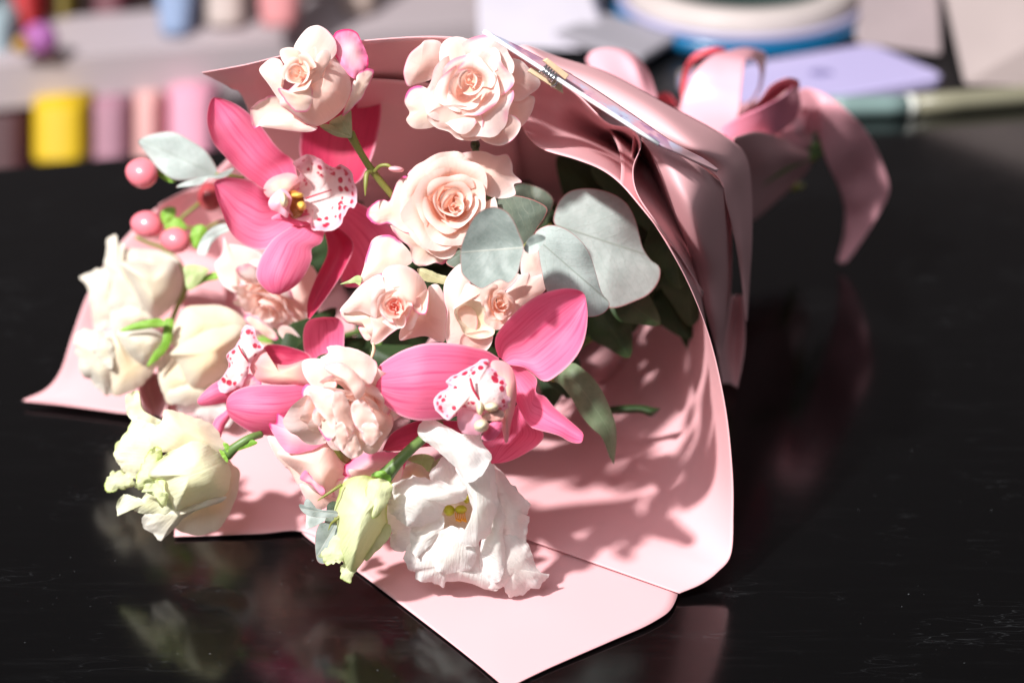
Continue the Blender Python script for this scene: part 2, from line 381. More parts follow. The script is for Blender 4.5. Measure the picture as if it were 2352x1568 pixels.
# right sheet: floor curving up into the wall, cross sections at constant depth
rim = [(1560, 1362, .32), (1610, 1341, .5), (1648, 1313, .8), (1679, 1272, 1.3), (1684, 1180, 2.6), (1682, 1080, 4.2), (1667, 940, 6.5), (1634, 790, 9.0), (1590, 670, 11.2), (1538, 570, 13), (1480, 482, 14.3), (1425, 421, 15.1)]
far = [(-.06, .713, .0032), (-.052, .72, .0032), (-.038, .732, .0032), (-.012, .75, .0032), (.012, .77, .0032), (.034, .79, .0036), (.052, .81, .010),
       (.066, .83, .030), (.073, .84, .058), (.069, .84, .09), (.055, .82, .118), (.036, .79, .140)]
rws = []
for ir, (x, y, z) in enumerate(rim):
    r = Z(x, y, z); f_ = Vector(far[ir]); ex = (1, 1.6, 2.2, 2.8, 2.8, 2.6, 2.3, 1.9, 1.6, 1.4, 1.25, 1.1)[ir]
    row = []
    for q in (0, .2, .4, .58, .74, .88, 1):
        v = f_.lerp(r, q); v.z = f_.z+(r.z-f_.z)*q**ex
        v.x += (.0, .0, .002, .006, .008, .009, .009, .009, .008, .008, .006, .004)[ir]*math.sin(math.pi*q)
        row.append(v)
    rws.append(row)
sC = patch('right_sheet', rws, P, root_paper, 44, 90, TH)
TC = Vector((.150, .985, .060)); tr_ = .016
S0 = [(-.17, .90, .0026), (-.06, .82, .0026)]+far[4:]
rw = []
for kk, p_ in enumerate(S0):
    an = math.radians(-150+34*kk); e_ = TC+Vector((math.cos(an)*tr_, 0, math.sin(an)*tr_)); a_ = Vector(p_)
    rw.append([a_, a_.lerp(e_, .3), a_.lerp(e_, .6), a_.lerp(e_, 1)])
patch('inner_cone', rw, P, root_paper, 24, 48, TH)
patch('outer_fold', rowsZ(E4, [
    [(228, 100, 16.3), (380, 165, 16.2), (540, 245, 15.5), (670, 345, 14.2)],
    [(300, 210, 15.8), (440, 320, 15.6), (600, 400, 14.6), (720, 440, 12.4)],
    [(370, 370, 14.8), (500, 480, 14.6), (630, 560, 13.2), (735, 620, 10.4)],
    [(450, 590, 12.8), (560, 680, 12.6), (660, 740, 11.1), (738, 800, 8.5)],
    [(530, 830, 10), (610, 880, 9.8), (680, 920, 8.8), (733, 960, 7.1)],
    [(590, 1060, 7.8), (640, 1090, 7.6), (685, 1110, 7.0), (714, 1115, 5.8)],
    [(640, 1240, 5.8), (658, 1250, 5.7), (674, 1255, 5.5), (690, 1250, 5.2)],
    [(668, 1330, 5), (670, 1335, 4.9), (672, 1338, 4.9), (674, 1340, 4.8)]]), P, root_paper, 24, 60, TH)
patch('inner_flap', rowsZ(E4, [
    [(690, 980, 6), (720, 980, 5.6), (760, 980, 4.6), (800, 980, 5)],
    [(670, 1150, 4.6), (700, 1150, 4.3), (750, 1150, 3.4), (812, 1150, 3.9)],
    [(660, 1300, 3.7), (690, 1310, 3.4), (740, 1310, 2.6), (805, 1310, 3)],
    [(684, 1476, 2.6), (715, 1476, 2.4), (745, 1484, 2), (770, 1502, 1.9)]]), P, root_paper, 16, 30, TH)
patch('top_fold', rowsZ(J2, [
    [(300, 175, 17.8), (360, 170, 17.8), (430, 190, 17.6)],
    [(500, 330, 17.2), (560, 300, 17.3), (620, 262, 17)],
    [(780, 560, 16.4), (900, 440, 16.8), (1000, 385, 16.2)],
    [(1190, 815, 16), (1350, 680, 16.5), (1500, 650, 15.5)],
    [(1500, 1000, 15.2), (1700, 950, 15.7), (1900, 870, 14.3)],
    [(1850, 1190, 14), (1980, 1110, 14), (2085, 1040, 12.6)],
    [(1935, 1420, 12.6), (2040, 1370, 12.2), (2132, 1350, 11)],
    [(1998, 1690, 10.6), (2060, 1690, 10.4), (2132, 1690, 9.6)],
    [(2047, 1985, 8.4), (2080, 2000, 8.2), (2112, 2020, 7.6)],
    [(2085, 2320, 6.4), (2090, 2325, 6.3), (2094, 2330, 6.2)]]), P, root_paper, 20, 80, TH)
patch('rolled_rim', rowsZ(J2, [
    [(322, 780, 15.2), (330, 740, 15.2), (380, 580, 15.6), (470, 440, 16.6), (520, 380, 17.3)],
    [(375, 885, 15.3), (420, 800, 15), (520, 640, 15.2), (640, 520, 16), (680, 490, 17)],
    [(500, 985, 15.4), (560, 880, 14.7), (660, 730, 14.6), (740, 610, 15.6), (785, 570, 16.8)],
    [(750, 1060, 15.6), (810, 960, 14.6), (890, 850, 13.2), (950, 790, 14.6), (1000, 772, 16.5)],
    [(950, 1140, 15.4), (1000, 1040, 14.2), (1060, 940, 12), (1120, 860, 14), (1190, 820, 16.3)],
    [(1100, 1250, 15.1), (1140, 1150, 13.8), (1190, 1050, 12), (1240, 970, 14), (1262, 945, 16.1)],
    [(1250, 1420, 14.7), (1255, 1370, 14), (1230, 1290, 12.6), (1205, 1210, 14.2), (1200, 1130, 15.8)],
    [(1375, 1575, 14.15), (1370, 1550, 13.9), (1330, 1490, 13.6), (1270, 1410, 14.4), (1232, 1330, 15.4)],
    [(1480, 1715, 13.2), (1480, 1705, 13.1), (1465, 1690, 13.2), (1430, 1640, 13.6), (1385, 1560, 14.5)],
    [(1578, 1855, 12.1), (1580, 1850, 12.1), (1580, 1840, 12.2), (1555, 1800, 12.6), (1520, 1745, 13)],
    [(1740, 2140, 10.2), (1742, 2138, 10.2), (1745, 2130, 10.25), (1750, 2115, 10.3), (1755, 2100, 10.4)]]), P, root_paper, 24, 70, TH)
patch('fold_lining', rowsZ(E4, [
    [(190, 75, 15.4), (215, 90, 15.2), (240, 105, 15.6), (260, 125, 15.9)],
    [(175, 240, 13.8), (230, 250, 12.6), (290, 260, 13.6), (330, 280, 15)],
    [(180, 400, 12.8), (260, 430, 11), (340, 450, 12), (400, 460, 13.6)],
    [(300, 560, 10.8), (360, 590, 9.8), (420, 610, 10.8), (460, 620, 12.2)],
    [(430, 730, 9.6), (470, 760, 9), (500, 780, 9.2), (530, 800, 10)]]), P, root_paper, 16, 30, TH)
patch('back_sheet', rowsZ(ID, [
    [(464, 167, 17.2), (466, 168, 17.1), (468, 170, 17.0), (472, 171, 16.9)],
    [(520, 157, 17.7), (522, 170, 17.3), (525, 188, 16.7), (528, 201, 16.3)],
    [(575, 146, 18.1), (576, 180, 17.1), (574, 215, 15.8), (566, 240, 14.8)],
    [(640, 130, 18.5), (640, 230, 15.2), (640, 330, 11.6), (640, 450, 6.5)],
    [(745, 106, 18.9), (745, 210, 15.7), (745, 330, 11.6), (745, 480, 5.8)],
    [(850, 92, 19.2), (850, 200, 16.0), (850, 330, 11.6), (850, 500, 5)],
    [(1000, 84, 19.4), (1000, 200, 16.1), (1010, 330, 11.7), (1020, 500, 5)],
    [(1110, 97, 19.2), (1120, 210, 15.8), (1130, 340, 11.2), (1150, 500, 5)],
    [(1200, 122, 18.6), (1210, 230, 14.8), (1230, 350, 10.4), (1270, 490, 5)],
    [(1290, 160, 17.4), (1310, 250, 13.4), (1350, 370, 9), (1390, 480, 4.6)],
    [(1370, 200, 15.8), (1400, 280, 11.8), (1450, 390, 7), (1480, 490, 4)]]), P, root_paper, 30, 70, TH)
patch('back_lining', rowsZ(ID, [
    [(820, 178, 16.8), (820, 260, 14.3), (820, 420, 8.6)],
    [(900, 184, 16.8), (900, 260, 14.4), (905, 420, 8.7)],
    [(1010, 196, 16.5), (1010, 270, 14.2), (1020, 420, 8.7)],
    [(1180, 236, 15.0), (1185, 300, 12.8), (1200, 430, 8)]]), P, root_paper, 16, 24, TH)
patch('left_sheet', rowsZ(ID, [
    [(53, 919, .3), (54, 920, .3), (56, 920, .3), (58, 921, .3)],
    [(107, 893, .5), (115, 905, .4), (122, 915, .3), (130, 928, .3)],
    [(140, 850, .9), (165, 875, .6), (190, 905, .4), (215, 939, .3)],
    [(165, 775, 1.6), (205, 820, 1), (250, 880, .5), (290, 949, .3)],
    [(200, 680, 2.8), (250, 745, 1.6), (310, 840, .7), (370, 955, .4)],
    [(240, 610, 4), (300, 700, 2.4), (360, 810, 1), (450, 950, .5)],
    [(284, 551, 5), (350, 640, 3.2), (430, 760, 1.4), (540, 930, .6)],
    [(354, 482, 6.5), (440, 580, 4.2), (520, 720, 2), (640, 900, .8)],
    [(450, 434, 8), (530, 530, 5.6), (610, 680, 2.6), (720, 870, 1)],
    [(530, 360, 9.5), (600, 480, 6.5), (690, 640, 3.3), (790, 840, 1)],
    [(600, 300, 10.8), (680, 430, 7.5), (760, 600, 4), (860, 800, 1.2)]]), P, root_paper, 30, 60, TH)
patch('front_sheet', rowsZ(ID, [
    [(400, 1232, .14), (500, 1229, .14), (600, 1225, .16), (700, 1221, .18), (800, 1275, .17)],
    [(405, 1130, .3), (510, 1120, .3), (620, 1120, .3), (730, 1130, .28), (840, 1180, .24)],
    [(400, 1010, 1.0), (510, 1000, .9), (640, 1000, .8), (760, 1020, .6), (880, 1060, .4)],
    [(385, 930, 1.5), (500, 920, 1.2), (640, 900, 1), (780, 920, .8), (900, 960, .6)]]), P, root_paper, 30, 30, TH)
patch('under_fold', rowsZ(K8, [
    [(520, 90, 3.0), (600, 100, 2.2), (680, 110, 2.6), (740, 120, 3.0)],
    [(462, 190, 2.8), (520, 200, 1.6), (620, 210, 1.8), (700, 215, 2.4)],
    [(480, 310, 2.2), (540, 320, 1.2), (620, 325, 1.3), (690, 330, 2)],
    [(560, 430, 1.4), (590, 435, 1.0), (620, 445, 1.1), (650, 450, 1.5)]]), P, root_paper, 16, 24, TH)
patch('left_flap', rowsZ(K5, [
    [(560, 470, 8), (700, 400, 8), (800, 370, 8.5), (930, 340, 9)],
    [(520, 560, 6.4), (640, 540, 6.2), (780, 520, 6), (930, 500, 6)],
    [(480, 700, 4.6), (640, 700, 4.2), (780, 700, 4.2), (930, 700, 4)],
    [(520, 860, 3.8), (640, 870, 3.6), (780, 880, 3.6), (930, 880, 3.4)],
    [(600, 990, 3.3), (710, 1010, 3.4), (800, 1030, 3.4), (930, 1028, 3.2)]]), P, root_paper, 20, 30, TH)
patch('tied_cone', rowsZ(E3, [
    [(480, 640, 13), (520, 850, 9.5), (540, 1080, 6), (600, 1190, 3.4)],
    [(640, 600, 12), (680, 800, 9.5), (690, 960, 6), (700, 1110, 3.4)],
    [(800, 640, 9.6), (810, 760, 8.6), (820, 880, 6), (840, 985, 3.8)],
    [(930, 690, 8), (955, 760, 7.4), (950, 830, 6), (925, 900, 4.6)],
    [(970, 700, 7.4), (985, 745, 7), (985, 800, 6.2), (975, 850, 5.4)]]), P, root_paper, 24, 40, TH)
# ------------------------------------------------------------------ petals
def set_attr(o, name, vals):
    a = o.data.attributes.new(name, 'FLOAT', 'POINT'); a.data.foreach_set('value', vals)
SEED = [0]
def blob(parent, tr, pts, d0, o, mat, bulge=3, tilt=(0, 0), curl=0, c=None, ruf=0, name='petal', base=None, na=72, nr=12, jag=0, fold=0, pw=2.0):
    """one petal: a closed outline with depth, dished by `bulge` mm, tilted by mm per 100 px"""
    SEED[0] += 1; sd = Vector((SEED[0]*3.17, SEED[0]*1.3, 0))
    Q = [Vector((*tr(*p[:2]), 0)) for p in pts]; n = len(Q)
    cx = Vector((*tr(*c), 0)) if c else sum(Q, Vector())/n
    def oc(t):
        f = t*n; i = int(f) % n; f -= int(f)
        p0, p1, p2, p3 = Q[i-1], Q[i], Q[(i+1) % n], Q[(i+2) % n]
        return .5*((2*p1)+(p2-p0)*f+(2*p0-5*p1+4*p2-p3)*f*f+(3*p1-p0-3*p2+p3)*f*f*f)
    size = sum((q-cx).length for q in Q)/n
    if abs(bulge) <= 8: bulge *= min(1, size/95)
    # base direction (where the petal is attached) for the v coordinate
    bp = Vector((*tr(*base), 0)) if base else cx
    dr = (cx-bp); 
    dr = dr.normalized() if dr.length > 1 else Vector((0, -1, 0))
    sd_ = Vector((-dr.y, dr.x, 0))
    V = []; U = []; E = []; fr = 1.0/max(size, 1)
    wf = [oc(k/na) for k in range(na)]
    for r in range(nr+1):
        s = (r/nr)**.85
        for k in range(na):
            if r == 0 and k > 0: break
            q = wf[k]; p = cx+(q-cx)*s
            if jag and r > nr*.6:
                j = noise.noise(Vector((q.x*.055, q.y*.055, 7))+sd)*jag*((s-.5)*2)
                j += noise.noise(Vector((q.x*.16, q.y*.16, 3))+sd)*jag*.5*((s-.5)*2)
                p = p+(q-cx).normalized()*j
            off = o+bulge*(1-s**pw)+curl*s**5+tilt[0]*(p.x-cx.x)/100+tilt[1]*(cx.y-p.y)/100
            nn = noise.noise(Vector((p.x*fr*.9, p.y*fr*.9, 0))+sd)
            off += nn*bulge*.18+noise.noise(Vector((p.x*fr*1.4, p.y*fr*1.4, 5))+sd)*min(size*.022, 1.5)
            if fold: off += fold*abs((p-cx).dot(sd_))/max(size, 1)
            if ruf: off += ruf*.8*s**3*(noise.noise(Vector((p.x*.035, p.y*.035, 11))+sd)*1.4+noise.noise(Vector((p.x*.09, p.y*.09, 11))+sd)*.6)
            V.append(D(p.x, p.y, d0-off/1000)); E.append(s)
            U.append((.5+(p-bp).dot(sd_)*fr*.5, (p-bp).dot(dr)*fr*.5))
    Fc = [(0, 1+k, 1+(k+1) % na) for k in range(na)]
    for r in range(nr-1):
        for k in range(na):
            a = 1+r*na+k; b = 1+r*na+(k+1) % na
            Fc.append((a, a+na, b+na, b))
    ob = mesh_obj(name, V, Fc, mat, parent, U); set_attr(ob, 'edge', E)
    return ob
def leafp(parent, tr, L, R, d0, offs, mat, cup=0, name='petal', nu=16, nv=40, tw=(0, 0), ruf=0, rim=0, jag=0):
    """long petal between two traced edges running base -> tip"""
    SEED[0] += 1; sd = Vector((SEED[0]*2.7, 4, SEED[0]))
    A = alen([Vector((*tr(*p), 0)) for p in L], nv); B = alen([Vector((*tr(*p), 0)) for p in R], nv)
    OV = [Vector((x, 0, 0)) for x in offs]
    wm = max((A[j]-B[j]).length for j in range(nv+1))
    V = []; U = []; E = []
    for j in range(nv+1):
        v = j/nv; w = (A[j]-B[j]).length/wm; oo = cr(OV, v).x
        for i in range(nu+1):
            u = i/nu; p = A[j].lerp(B[j], u); uu = 2*u-1
            if jag: p = p+(B[j]-A[j]).normalized()*(1 if uu > 0 else -1)*abs(uu)**4*jag*(noise.noise(Vector((p.y*.06, p.x*.06, 3))+sd)+.6*noise.noise(Vector((p.y*.17, p.x*.17, 3))+sd))
            off = oo+cup*(1-uu*uu)*w+(tw[0]*(1-v)+tw[1]*v)*uu*w+rim*abs(uu)**6*w
            off += noise.noise(Vector((p.x*.012, p.y*.012, 0))+sd)*1.2
            if ruf: off += ruf*abs(uu)**2*noise.noise(Vector((p.x*.03, p.y*.03, 0))+sd)
            V.append(D(p.x, p.y, d0-off/1000)); U.append((u, v)); E.append(max(abs(uu), (v-.9)*10 if v > .9 else 0))
    ob = mesh_obj(name, V, grid_faces(nv+1, nu+1), mat, parent, U); set_attr(ob, 'edge', E)
    return ob
def cam_dir(x, y, z):
    return (RT*x+UP*y-FW*z).normalized()
def whorl(parent, tr, c, Rp, d0, o, axis, mat, n=12, t0=0.0, t1=1.0, seed=0, ruf=.05, H=.8, curl=.10, sq=1.0, roll=0, lean=.0, name='petal', open_=1.0):
    """spiral of cupped petals wrapped round an axis; Rp = outer radius in picture px"""
    rnd = random.Random(seed*97+5)
    px, py = tr(*c); dd = d0-o/1000; ctr = D(px, py, dd); Rm = Rp*dd/F
    ax = cam_dir(*axis); e1 = ax.orthogonal().normalized(); e2 = ax.cross(e1)
    cr_, sr_ = math.cos(roll), math.sin(roll); e1, e2 = e1*cr_+e2*sr_, e2*cr_-e1*sr_
    for k in range(n):
        t = t0+(t1-t0)*k/max(1, n-1)
        th = k*2.399+rnd.uniform(-.35, .35)+seed
        rb = .10+.58*t; rt = (.045+.95*t**1.05*open_)*rnd.uniform(.93, 1.07); zt = .34-.42*t+rnd.uniform(-.03, .05)
        wrap = 1.5-.72*t+rnd.uniform(-.1, .1); sk = rnd.uniform(-.12, .12); cu = curl*(.3+t)*rnd.uniform(.6, 1.5)
        P0, P1, P2, P3 = (.02, -H), (rb*1.15, -H*.92), (rb*1.0, zt-.22), (rt, zt)
        nu, nv = 22, 18; V = []; U = []; E = []; sv = Vector((seed*5.1+k*1.7, k*.9, 0))
        for j in range(nv+1):
            for i in range(nu+1):
                u = 2*i/nu-1; v0 = j/nv
                v = v0*(1-.16*abs(u)**2.6-.02*math.cos(u*5+k))
                a, b, c_, d = (1-v)**3, 3*v*(1-v)**2, 3*v*v*(1-v), v**3
                r = a*P0[0]+b*P1[0]+c_*P2[0]+d*P3[0]; z = a*P0[1]+b*P1[1]+c_*P2[1]+d*P3[1]
                w = max(0, (v-.72)/.28); r += cu*w*w*(1+.6*abs(u)); z -= cu*.55*w**3
                r += .10*abs(u)**3*v*(.3+t)      # side edges lift off the next petal
                ang = th+(u+sk*v)*wrap*(.35+.65*v0**.5)
                q = Vector((math.cos(ang)*r*3, math.sin(ang)*r*3, z*2))+sv
                nn = noise.noise(q*.6)
                r += nn*ruf*v*(.4+t); z += noise.noise(q*.8+Vector((9, 0, 0)))*ruf*1.2*v*v
                V.append(ctr+(e1*math.cos(ang)*r+e2*math.sin(ang)*r*sq+ax*z)*Rm)
                U.append((i/nu, v0)); E.append(max(v0, abs(u)**3*v0))
        ob = mesh_obj(name, V, grid_faces(nv+1, nu+1), mat, parent, U); set_attr(ob, 'edge', E)
def ell(parent, tr, c, rx, ry, rz, d0, o, mat, name, rot=0, n=20, lobes=0, point=0):
    """ellipsoid, radii in crop px (rz in mm)"""
    px, py = tr(*c); qx, _ = tr(c[0]+1, c[1]); k1 = (qx-px); V = []; Fc = []; m = n//2+2
    dd = d0-o/1000; ca, sa = math.cos(rot), math.sin(rot)
    for j in range(m+1):
        ph_ = math.pi*j/m
        for i in range(n):
            th = 2*math.pi*i/n
            x, y, z = math.sin(ph_)*math.cos(th), math.cos(ph_), math.sin(ph_)*math.sin(th)
            g = 1+(lobes*math.cos(3*th)*math.sin(ph_))
            x *= g*(1-point*max(0, y)); z *= g*(1-point*max(0, y))
            X = x*rx*k1; Y = y*ry*k1
            V.append(D(px+X*ca-Y*sa, py-(X*sa+Y*ca), dd-z*rz/1000))
    for j in range(m):
        for i in range(n): Fc.append((j*n+i, j*n+(i+1) % n, (j+1)*n+(i+1) % n, (j+1)*n+i))
    ob = mesh_obj(name, V, Fc, mat, parent)
    bm = bmesh.new(); bm.from_mesh(ob.data); bmesh.ops.remove_doubles(bm, verts=bm.verts, dist=1e-6); bmesh.ops.recalc_face_normals(bm, faces=bm.faces); bm.to_mesh(ob.data); bm.free()
    for p in ob.data.polygons: p.use_smooth = True
    return ob
def stemp(parent, tr, pts, d0, r, mat, name='stem'):
    return tube(name, [D(*tr(p[0], p[1]), d0-p[2]/1000) for p in pts], [x*.72/1000 for x in r] if isinstance(r, (list, tuple)) else r*.72/1000, mat, parent, 20, 10)
# ------------------------------------------------------------------ petal materials
def attr(nt, name):
    a = nt.nodes.new('ShaderNodeAttribute'); a.attribute_name = name; return a.outputs['Fac']
def mat_petal(name, base, deep, tip=None, t0=.86, t1=1.0, patchn=.0, transl=.30, rough=.5, deepamt=.8, vein=.10, tcol=None, rimc=None):
    m, nt, out = newmat(name)
    e = attr(nt, 'edge')
    n = nz(nt, 45, 3)
    c = mixc(nt, math_n(nt, 'MULTIPLY', math_n(nt, 'SUBTRACT', 1, sstep(nt, e, .15, .9)), deepamt), base, deep)
    c = mixc(nt, math_n(nt, 'MULTIPLY', sstep(nt, n, .3, .75), .25), c, deep)
    if rimc: c = mixc(nt, math_n(nt, 'MULTIPLY', sstep(nt, e, .80, .97), .85), c, rimc)
    if tip:
        f = math_n(nt, 'MULTIPLY', sstep(nt, e, t0, t1), sstep(nt, nz(nt, 70, 2), .5-patchn, .62-patchn))
        c = mixc(nt, f, c, tip)
    tc = nt.nodes.new('ShaderNodeTexCoord')
    v1 = nz(nt, 26, 3, .6, tc.outputs['UV'], sc=(1, .12, 1))
    nr = bump(nt, math_n(nt, 'ADD', math_n(nt, 'MULTIPLY', v1, 1.0), math_n(nt, 'MULTIPLY', nz(nt, 700, 3), .25)), vein, .0022)
    finish(nt, out, c, rough, transl, tcol if tcol else c, nr, .2); return m
RC = (.97, .86, .83)
M['rose'] = mat_petal('cream_rose_petal', (.96, .755, .70), (.97, .66, .56), (.90, .26, .45), .93, 1.0, .01, .42, tcol=(1, .76, .67), rimc=RC, rough=.7)
M['rose_core'] = mat_petal('peach_rose_heart', (.95, .70, .61), (.94, .52, .38), transl=.42, tcol=(.98, .70, .58), rimc=(.96, .80, .75), rough=.7)
M['rose_red'] = mat_petal('coral_rose_heart', (.92, .46, .38), (.85, .20, .15), transl=.35, rimc=(.95, .66, .58))
M['rose_edge'] = mat_petal('rose_petal_pink_edge', (.95, .79, .72), (.95, .76, .58), (.88, .10, .38), .84, .96, .08, .4, tcol=(.98, .79, .70), rough=.7)
M['rose_pink'] = mat_petal('rose_petal_pink_flush', (.90, .22, .42), (.95, .76, .70), (.80, .04, .20), .86, .98, .08, .3, deepamt=.55)
M['white'] = mat_petal('white_petal', (.76, .73, .645), (.76, .70, .52), transl=.28, vein=.22)
M['ivory'] = mat_petal('ivory_petal', (.80, .73, .59), (.80, .65, .40), transl=.3, vein=.15)
M['green_white'] = mat_petal('greenish_white_petal', (.84, .84, .64), (.83, .82, .50), (.62, .72, .30), .80, 1.0, .02, .28, vein=.22)
M['lime'] = mat_petal('lime_petal', (.74, .80, .44), (.80, .84, .54), (.46, .58, .14), .85, 1.0, .05, .28, vein=.3)
M['pure'] = mat_petal('snow_white_petal', (.93, .925, .91), (.92, .89, .78), transl=.42, vein=.3, deepamt=.35)
def mat_orchid(name, base, dark, pale, rough=.56, dens=9):
    m, nt, out = newmat(name)
    tc = nt.nodes.new('ShaderNodeTexCoord'); uv = tc.outputs['UV']
    s = N(nt, 'ShaderNodeSeparateXYZ'); nt.links.new(uv, s.inputs[0]); u, v = s.outputs[0], s.outputs[1]
    e = attr(nt, 'edge')
    v1 = nz(nt, dens, 2, .6, uv, sc=(1, .09, 1)); v2 = nz(nt, dens*3.5, 2, .6, uv, sc=(1, .05, 1))
    st = math_n(nt, 'MULTIPLY', sstep(nt, v1, .50, .68), math_n(nt, 'SUBTRACT', 1, sstep(nt, e, .45, .85)))
    st2 = math_n(nt, 'MULTIPLY', sstep(nt, v2, .5, .62), .42)
    mid = math_n(nt, 'SUBTRACT', 1, sstep(nt, math_n(nt, 'ABSOLUTE', math_n(nt, 'SUBTRACT', u, .5)), 0, .022))
    c = mixc(nt, math_n(nt, 'MULTIPLY', sstep(nt, nz(nt, 30, 2), .35, .7), .35), base, pale)
    c = mixc(nt, math_n(nt, 'MINIMUM', math_n(nt, 'ADD', math_n(nt, 'MULTIPLY', st, .65), math_n(nt, 'ADD', st2, math_n(nt, 'MULTIPLY', mid, .35))), .9), c, dark)
    c = mixc(nt, math_n(nt, 'MULTIPLY', sstep(nt, e, .90, 1.0), .65), c, (.88, .50, .60))  # rim highlight along the petal edge, painted into the colour
    h = math_n(nt, 'ADD', v2, math_n(nt, 'MULTIPLY', nz(nt, 1500, 2), .35))
    finish(nt, out, c, rough, .24, (.80, .13, .24), bump(nt, h, .16, .0012), .35); return m
M['orchid'] = mat_orchid('orchid_pink', (.86, .165, .315), (.66, .05, .17), (.90, .33, .47))
M['orchid_shaded'] = mat_orchid('orchid_pink_shaded', (.50, .035, .10), (.36, .015, .06), (.54, .06, .14))  # darker copy of the orchid pink, shade on the petals painted in
def mat_lip(name):
    m, nt, out = newmat(name)
    tc = nt.nodes.new('ShaderNodeTexCoord'); uv = tc.outputs['UV']; e = attr(nt, 'edge')
    c = mixc(nt, sstep(nt, e, .62, 1.0), (.88, .74, .72), (.86, .45, .58))
    c = mixc(nt, math_n(nt, 'MULTIPLY', sstep(nt, e, .93, 1.0), .6), c, (.9, .74, .78))
    fz = math_n(nt, 'MULTIPLY', sstep(nt, nz(nt, 900, 2), .60, .68), sstep(nt, nz(nt, 90, 2), .5, .65))
    c = mixc(nt, math_n(nt, 'MULTIPLY', fz, .6), c, (.72, .12, .28))
    vo = N(nt, 'ShaderNodeTexVoronoi', feature='F1'); vo.inputs['Scale'].default_value = 370; vo.inputs['Randomness'].default_value = .8; nt.links.new(tc.outputs['Object'], vo.inputs['Vector'])
    sp_ = N(nt, 'ShaderNodeSeparateColor'); nt.links.new(vo.outputs['Color'], sp_.inputs[0])
    rad = math_n(nt, 'ADD', math_n(nt, 'MULTIPLY', sp_.outputs[0], .24), .24)
    wob = math_n(nt, 'MULTIPLY', math_n(nt, 'SUBTRACT', nz(nt, 600, 1), .5), .25)
    dd = math_n(nt, 'SUBTRACT', math_n(nt, 'ADD', vo.outputs['Distance'], wob), rad)
    dot = math_n(nt, 'SUBTRACT', 1, sstep(nt, dd, -.05, .07))
    band = math_n(nt, 'MULTIPLY', sstep(nt, e, .50, .60), math_n(nt, 'SUBTRACT', 1, sstep(nt, e, .90, .96)))
    on = math_n(nt, 'GREATER_THAN', sp_.outputs[1], .12)
    c = mixc(nt, math_n(nt, 'MULTIPLY', math_n(nt, 'MULTIPLY', dot, band), on), c, (.50, .006, .05))
    finish(nt, out, c, .55, .28, (.88, .55, .60), bump(nt, nz(nt, 1300, 3), .25, .001), .25); return m
M['lip'] = mat_lip('orchid_lip_spotted')
M['red_line'] = plain('lip_vein_red', (.48, .01, .05), .6)
M['yolk'] = plain('callus_yellow', (.80, .52, .10), .4, .1)
M['cream_cap'] = plain('anther_cream', (.86, .76, .52), .4, .1, bmp=.2, bs=900)
M['brown'] = plain('throat_brown', (.42, .15, .03), .5)
M['column'] = plain('column_pink', (.84, .42, .52), .4, .2)
M['column_cream'] = mat_petal('column_cream_pink', (.84, .36, .40), (.88, .66, .48), transl=.25)
def mat_euc(name, base, light, vein_c, rim=(.40, .12, .12)):
    m, nt, out = newmat(name)
    tc = nt.nodes.new('ShaderNodeTexCoord'); uv = tc.outputs['UV']; e = attr(nt, 'edge')
    n = nz(nt, 120, 5, .65); n2 = nz(nt, 900, 2)
    c = mixc(nt, sstep(nt, n, .3, .7), base, light)
    s = N(nt, 'ShaderNodeSeparateXYZ'); nt.links.new(uv, s.inputs[0]); u = s.outputs[0]
    au = math_n(nt, 'ABSOLUTE', math_n(nt, 'SUBTRACT', u, .5))
    mid = math_n(nt, 'SUBTRACT', 1, sstep(nt, au, .004, .014))
    # side veins: slanted lines off the midrib
    sl = math_n(nt, 'SUBTRACT', math_n(nt, 'MULTIPLY', s.outputs[1], 7.5), math_n(nt, 'MULTIPLY', au, 9))
    sl = math_n(nt, 'ADD', sl, math_n(nt, 'MULTIPLY', nz(nt, 5, 2, .5, uv), 1.2))
    fr = math_n(nt, 'FRACT', sl); sv = math_n(nt, 'SUBTRACT', 1, sstep(nt, math_n(nt, 'ABSOLUTE', math_n(nt, 'SUBTRACT', fr, .5)), 0, .045))
    vv = math_n(nt, 'MAXIMUM', math_n(nt, 'MULTIPLY', mid, .9), math_n(nt, 'MULTIPLY', sv, .5))
    c = mixc(nt, vv, c, vein_c)
    c = mixc(nt, math_n(nt, 'MULTIPLY', sstep(nt, n2, .62, .72), .30), c, tuple(x*.7 for x in base))
    c = mixc(nt, math_n(nt, 'MULTIPLY', sstep(nt, e, .975, .995), .8), c, rim)
    h = math_n(nt, 'SUBTRACT', math_n(nt, 'ADD', n, math_n(nt, 'MULTIPLY', n2, .4)), vv)
    finish(nt, out, c, .5, .07, None, bump(nt, h, .28, .0008), .3); return m
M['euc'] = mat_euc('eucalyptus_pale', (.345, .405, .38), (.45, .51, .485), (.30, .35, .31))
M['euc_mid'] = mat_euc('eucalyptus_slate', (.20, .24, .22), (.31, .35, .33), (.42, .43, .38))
M['euc_shaded'] = mat_euc('eucalyptus_shaded', (.085, .11, .085), (.13, .16, .12), (.18, .20, .14))  # darker eucalyptus copy for leaves in shadow, shade put into the colour
M['leaf'] = mat_euc('leaf_green', (.13, .19, .10), (.20, .26, .16), (.25, .32, .2), (.2, .25, .12))
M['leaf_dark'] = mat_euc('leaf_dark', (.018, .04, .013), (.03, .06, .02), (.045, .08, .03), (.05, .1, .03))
M['fresh'] = mat_euc('fresh_green', (.15, .34, .03), (.24, .44, .06), (.3, .5, .12), (.2, .42, .06))
M['sepal'] = mat_euc('sepal_pale_green', (.35, .47, .18), (.45, .54, .27), (.5, .58, .3), (.4, .42, .2))
M['olive'] = mat_euc('sepal_olive', (.36, .36, .18), (.46, .44, .26), (.5, .5, .3), (.45, .3, .2))
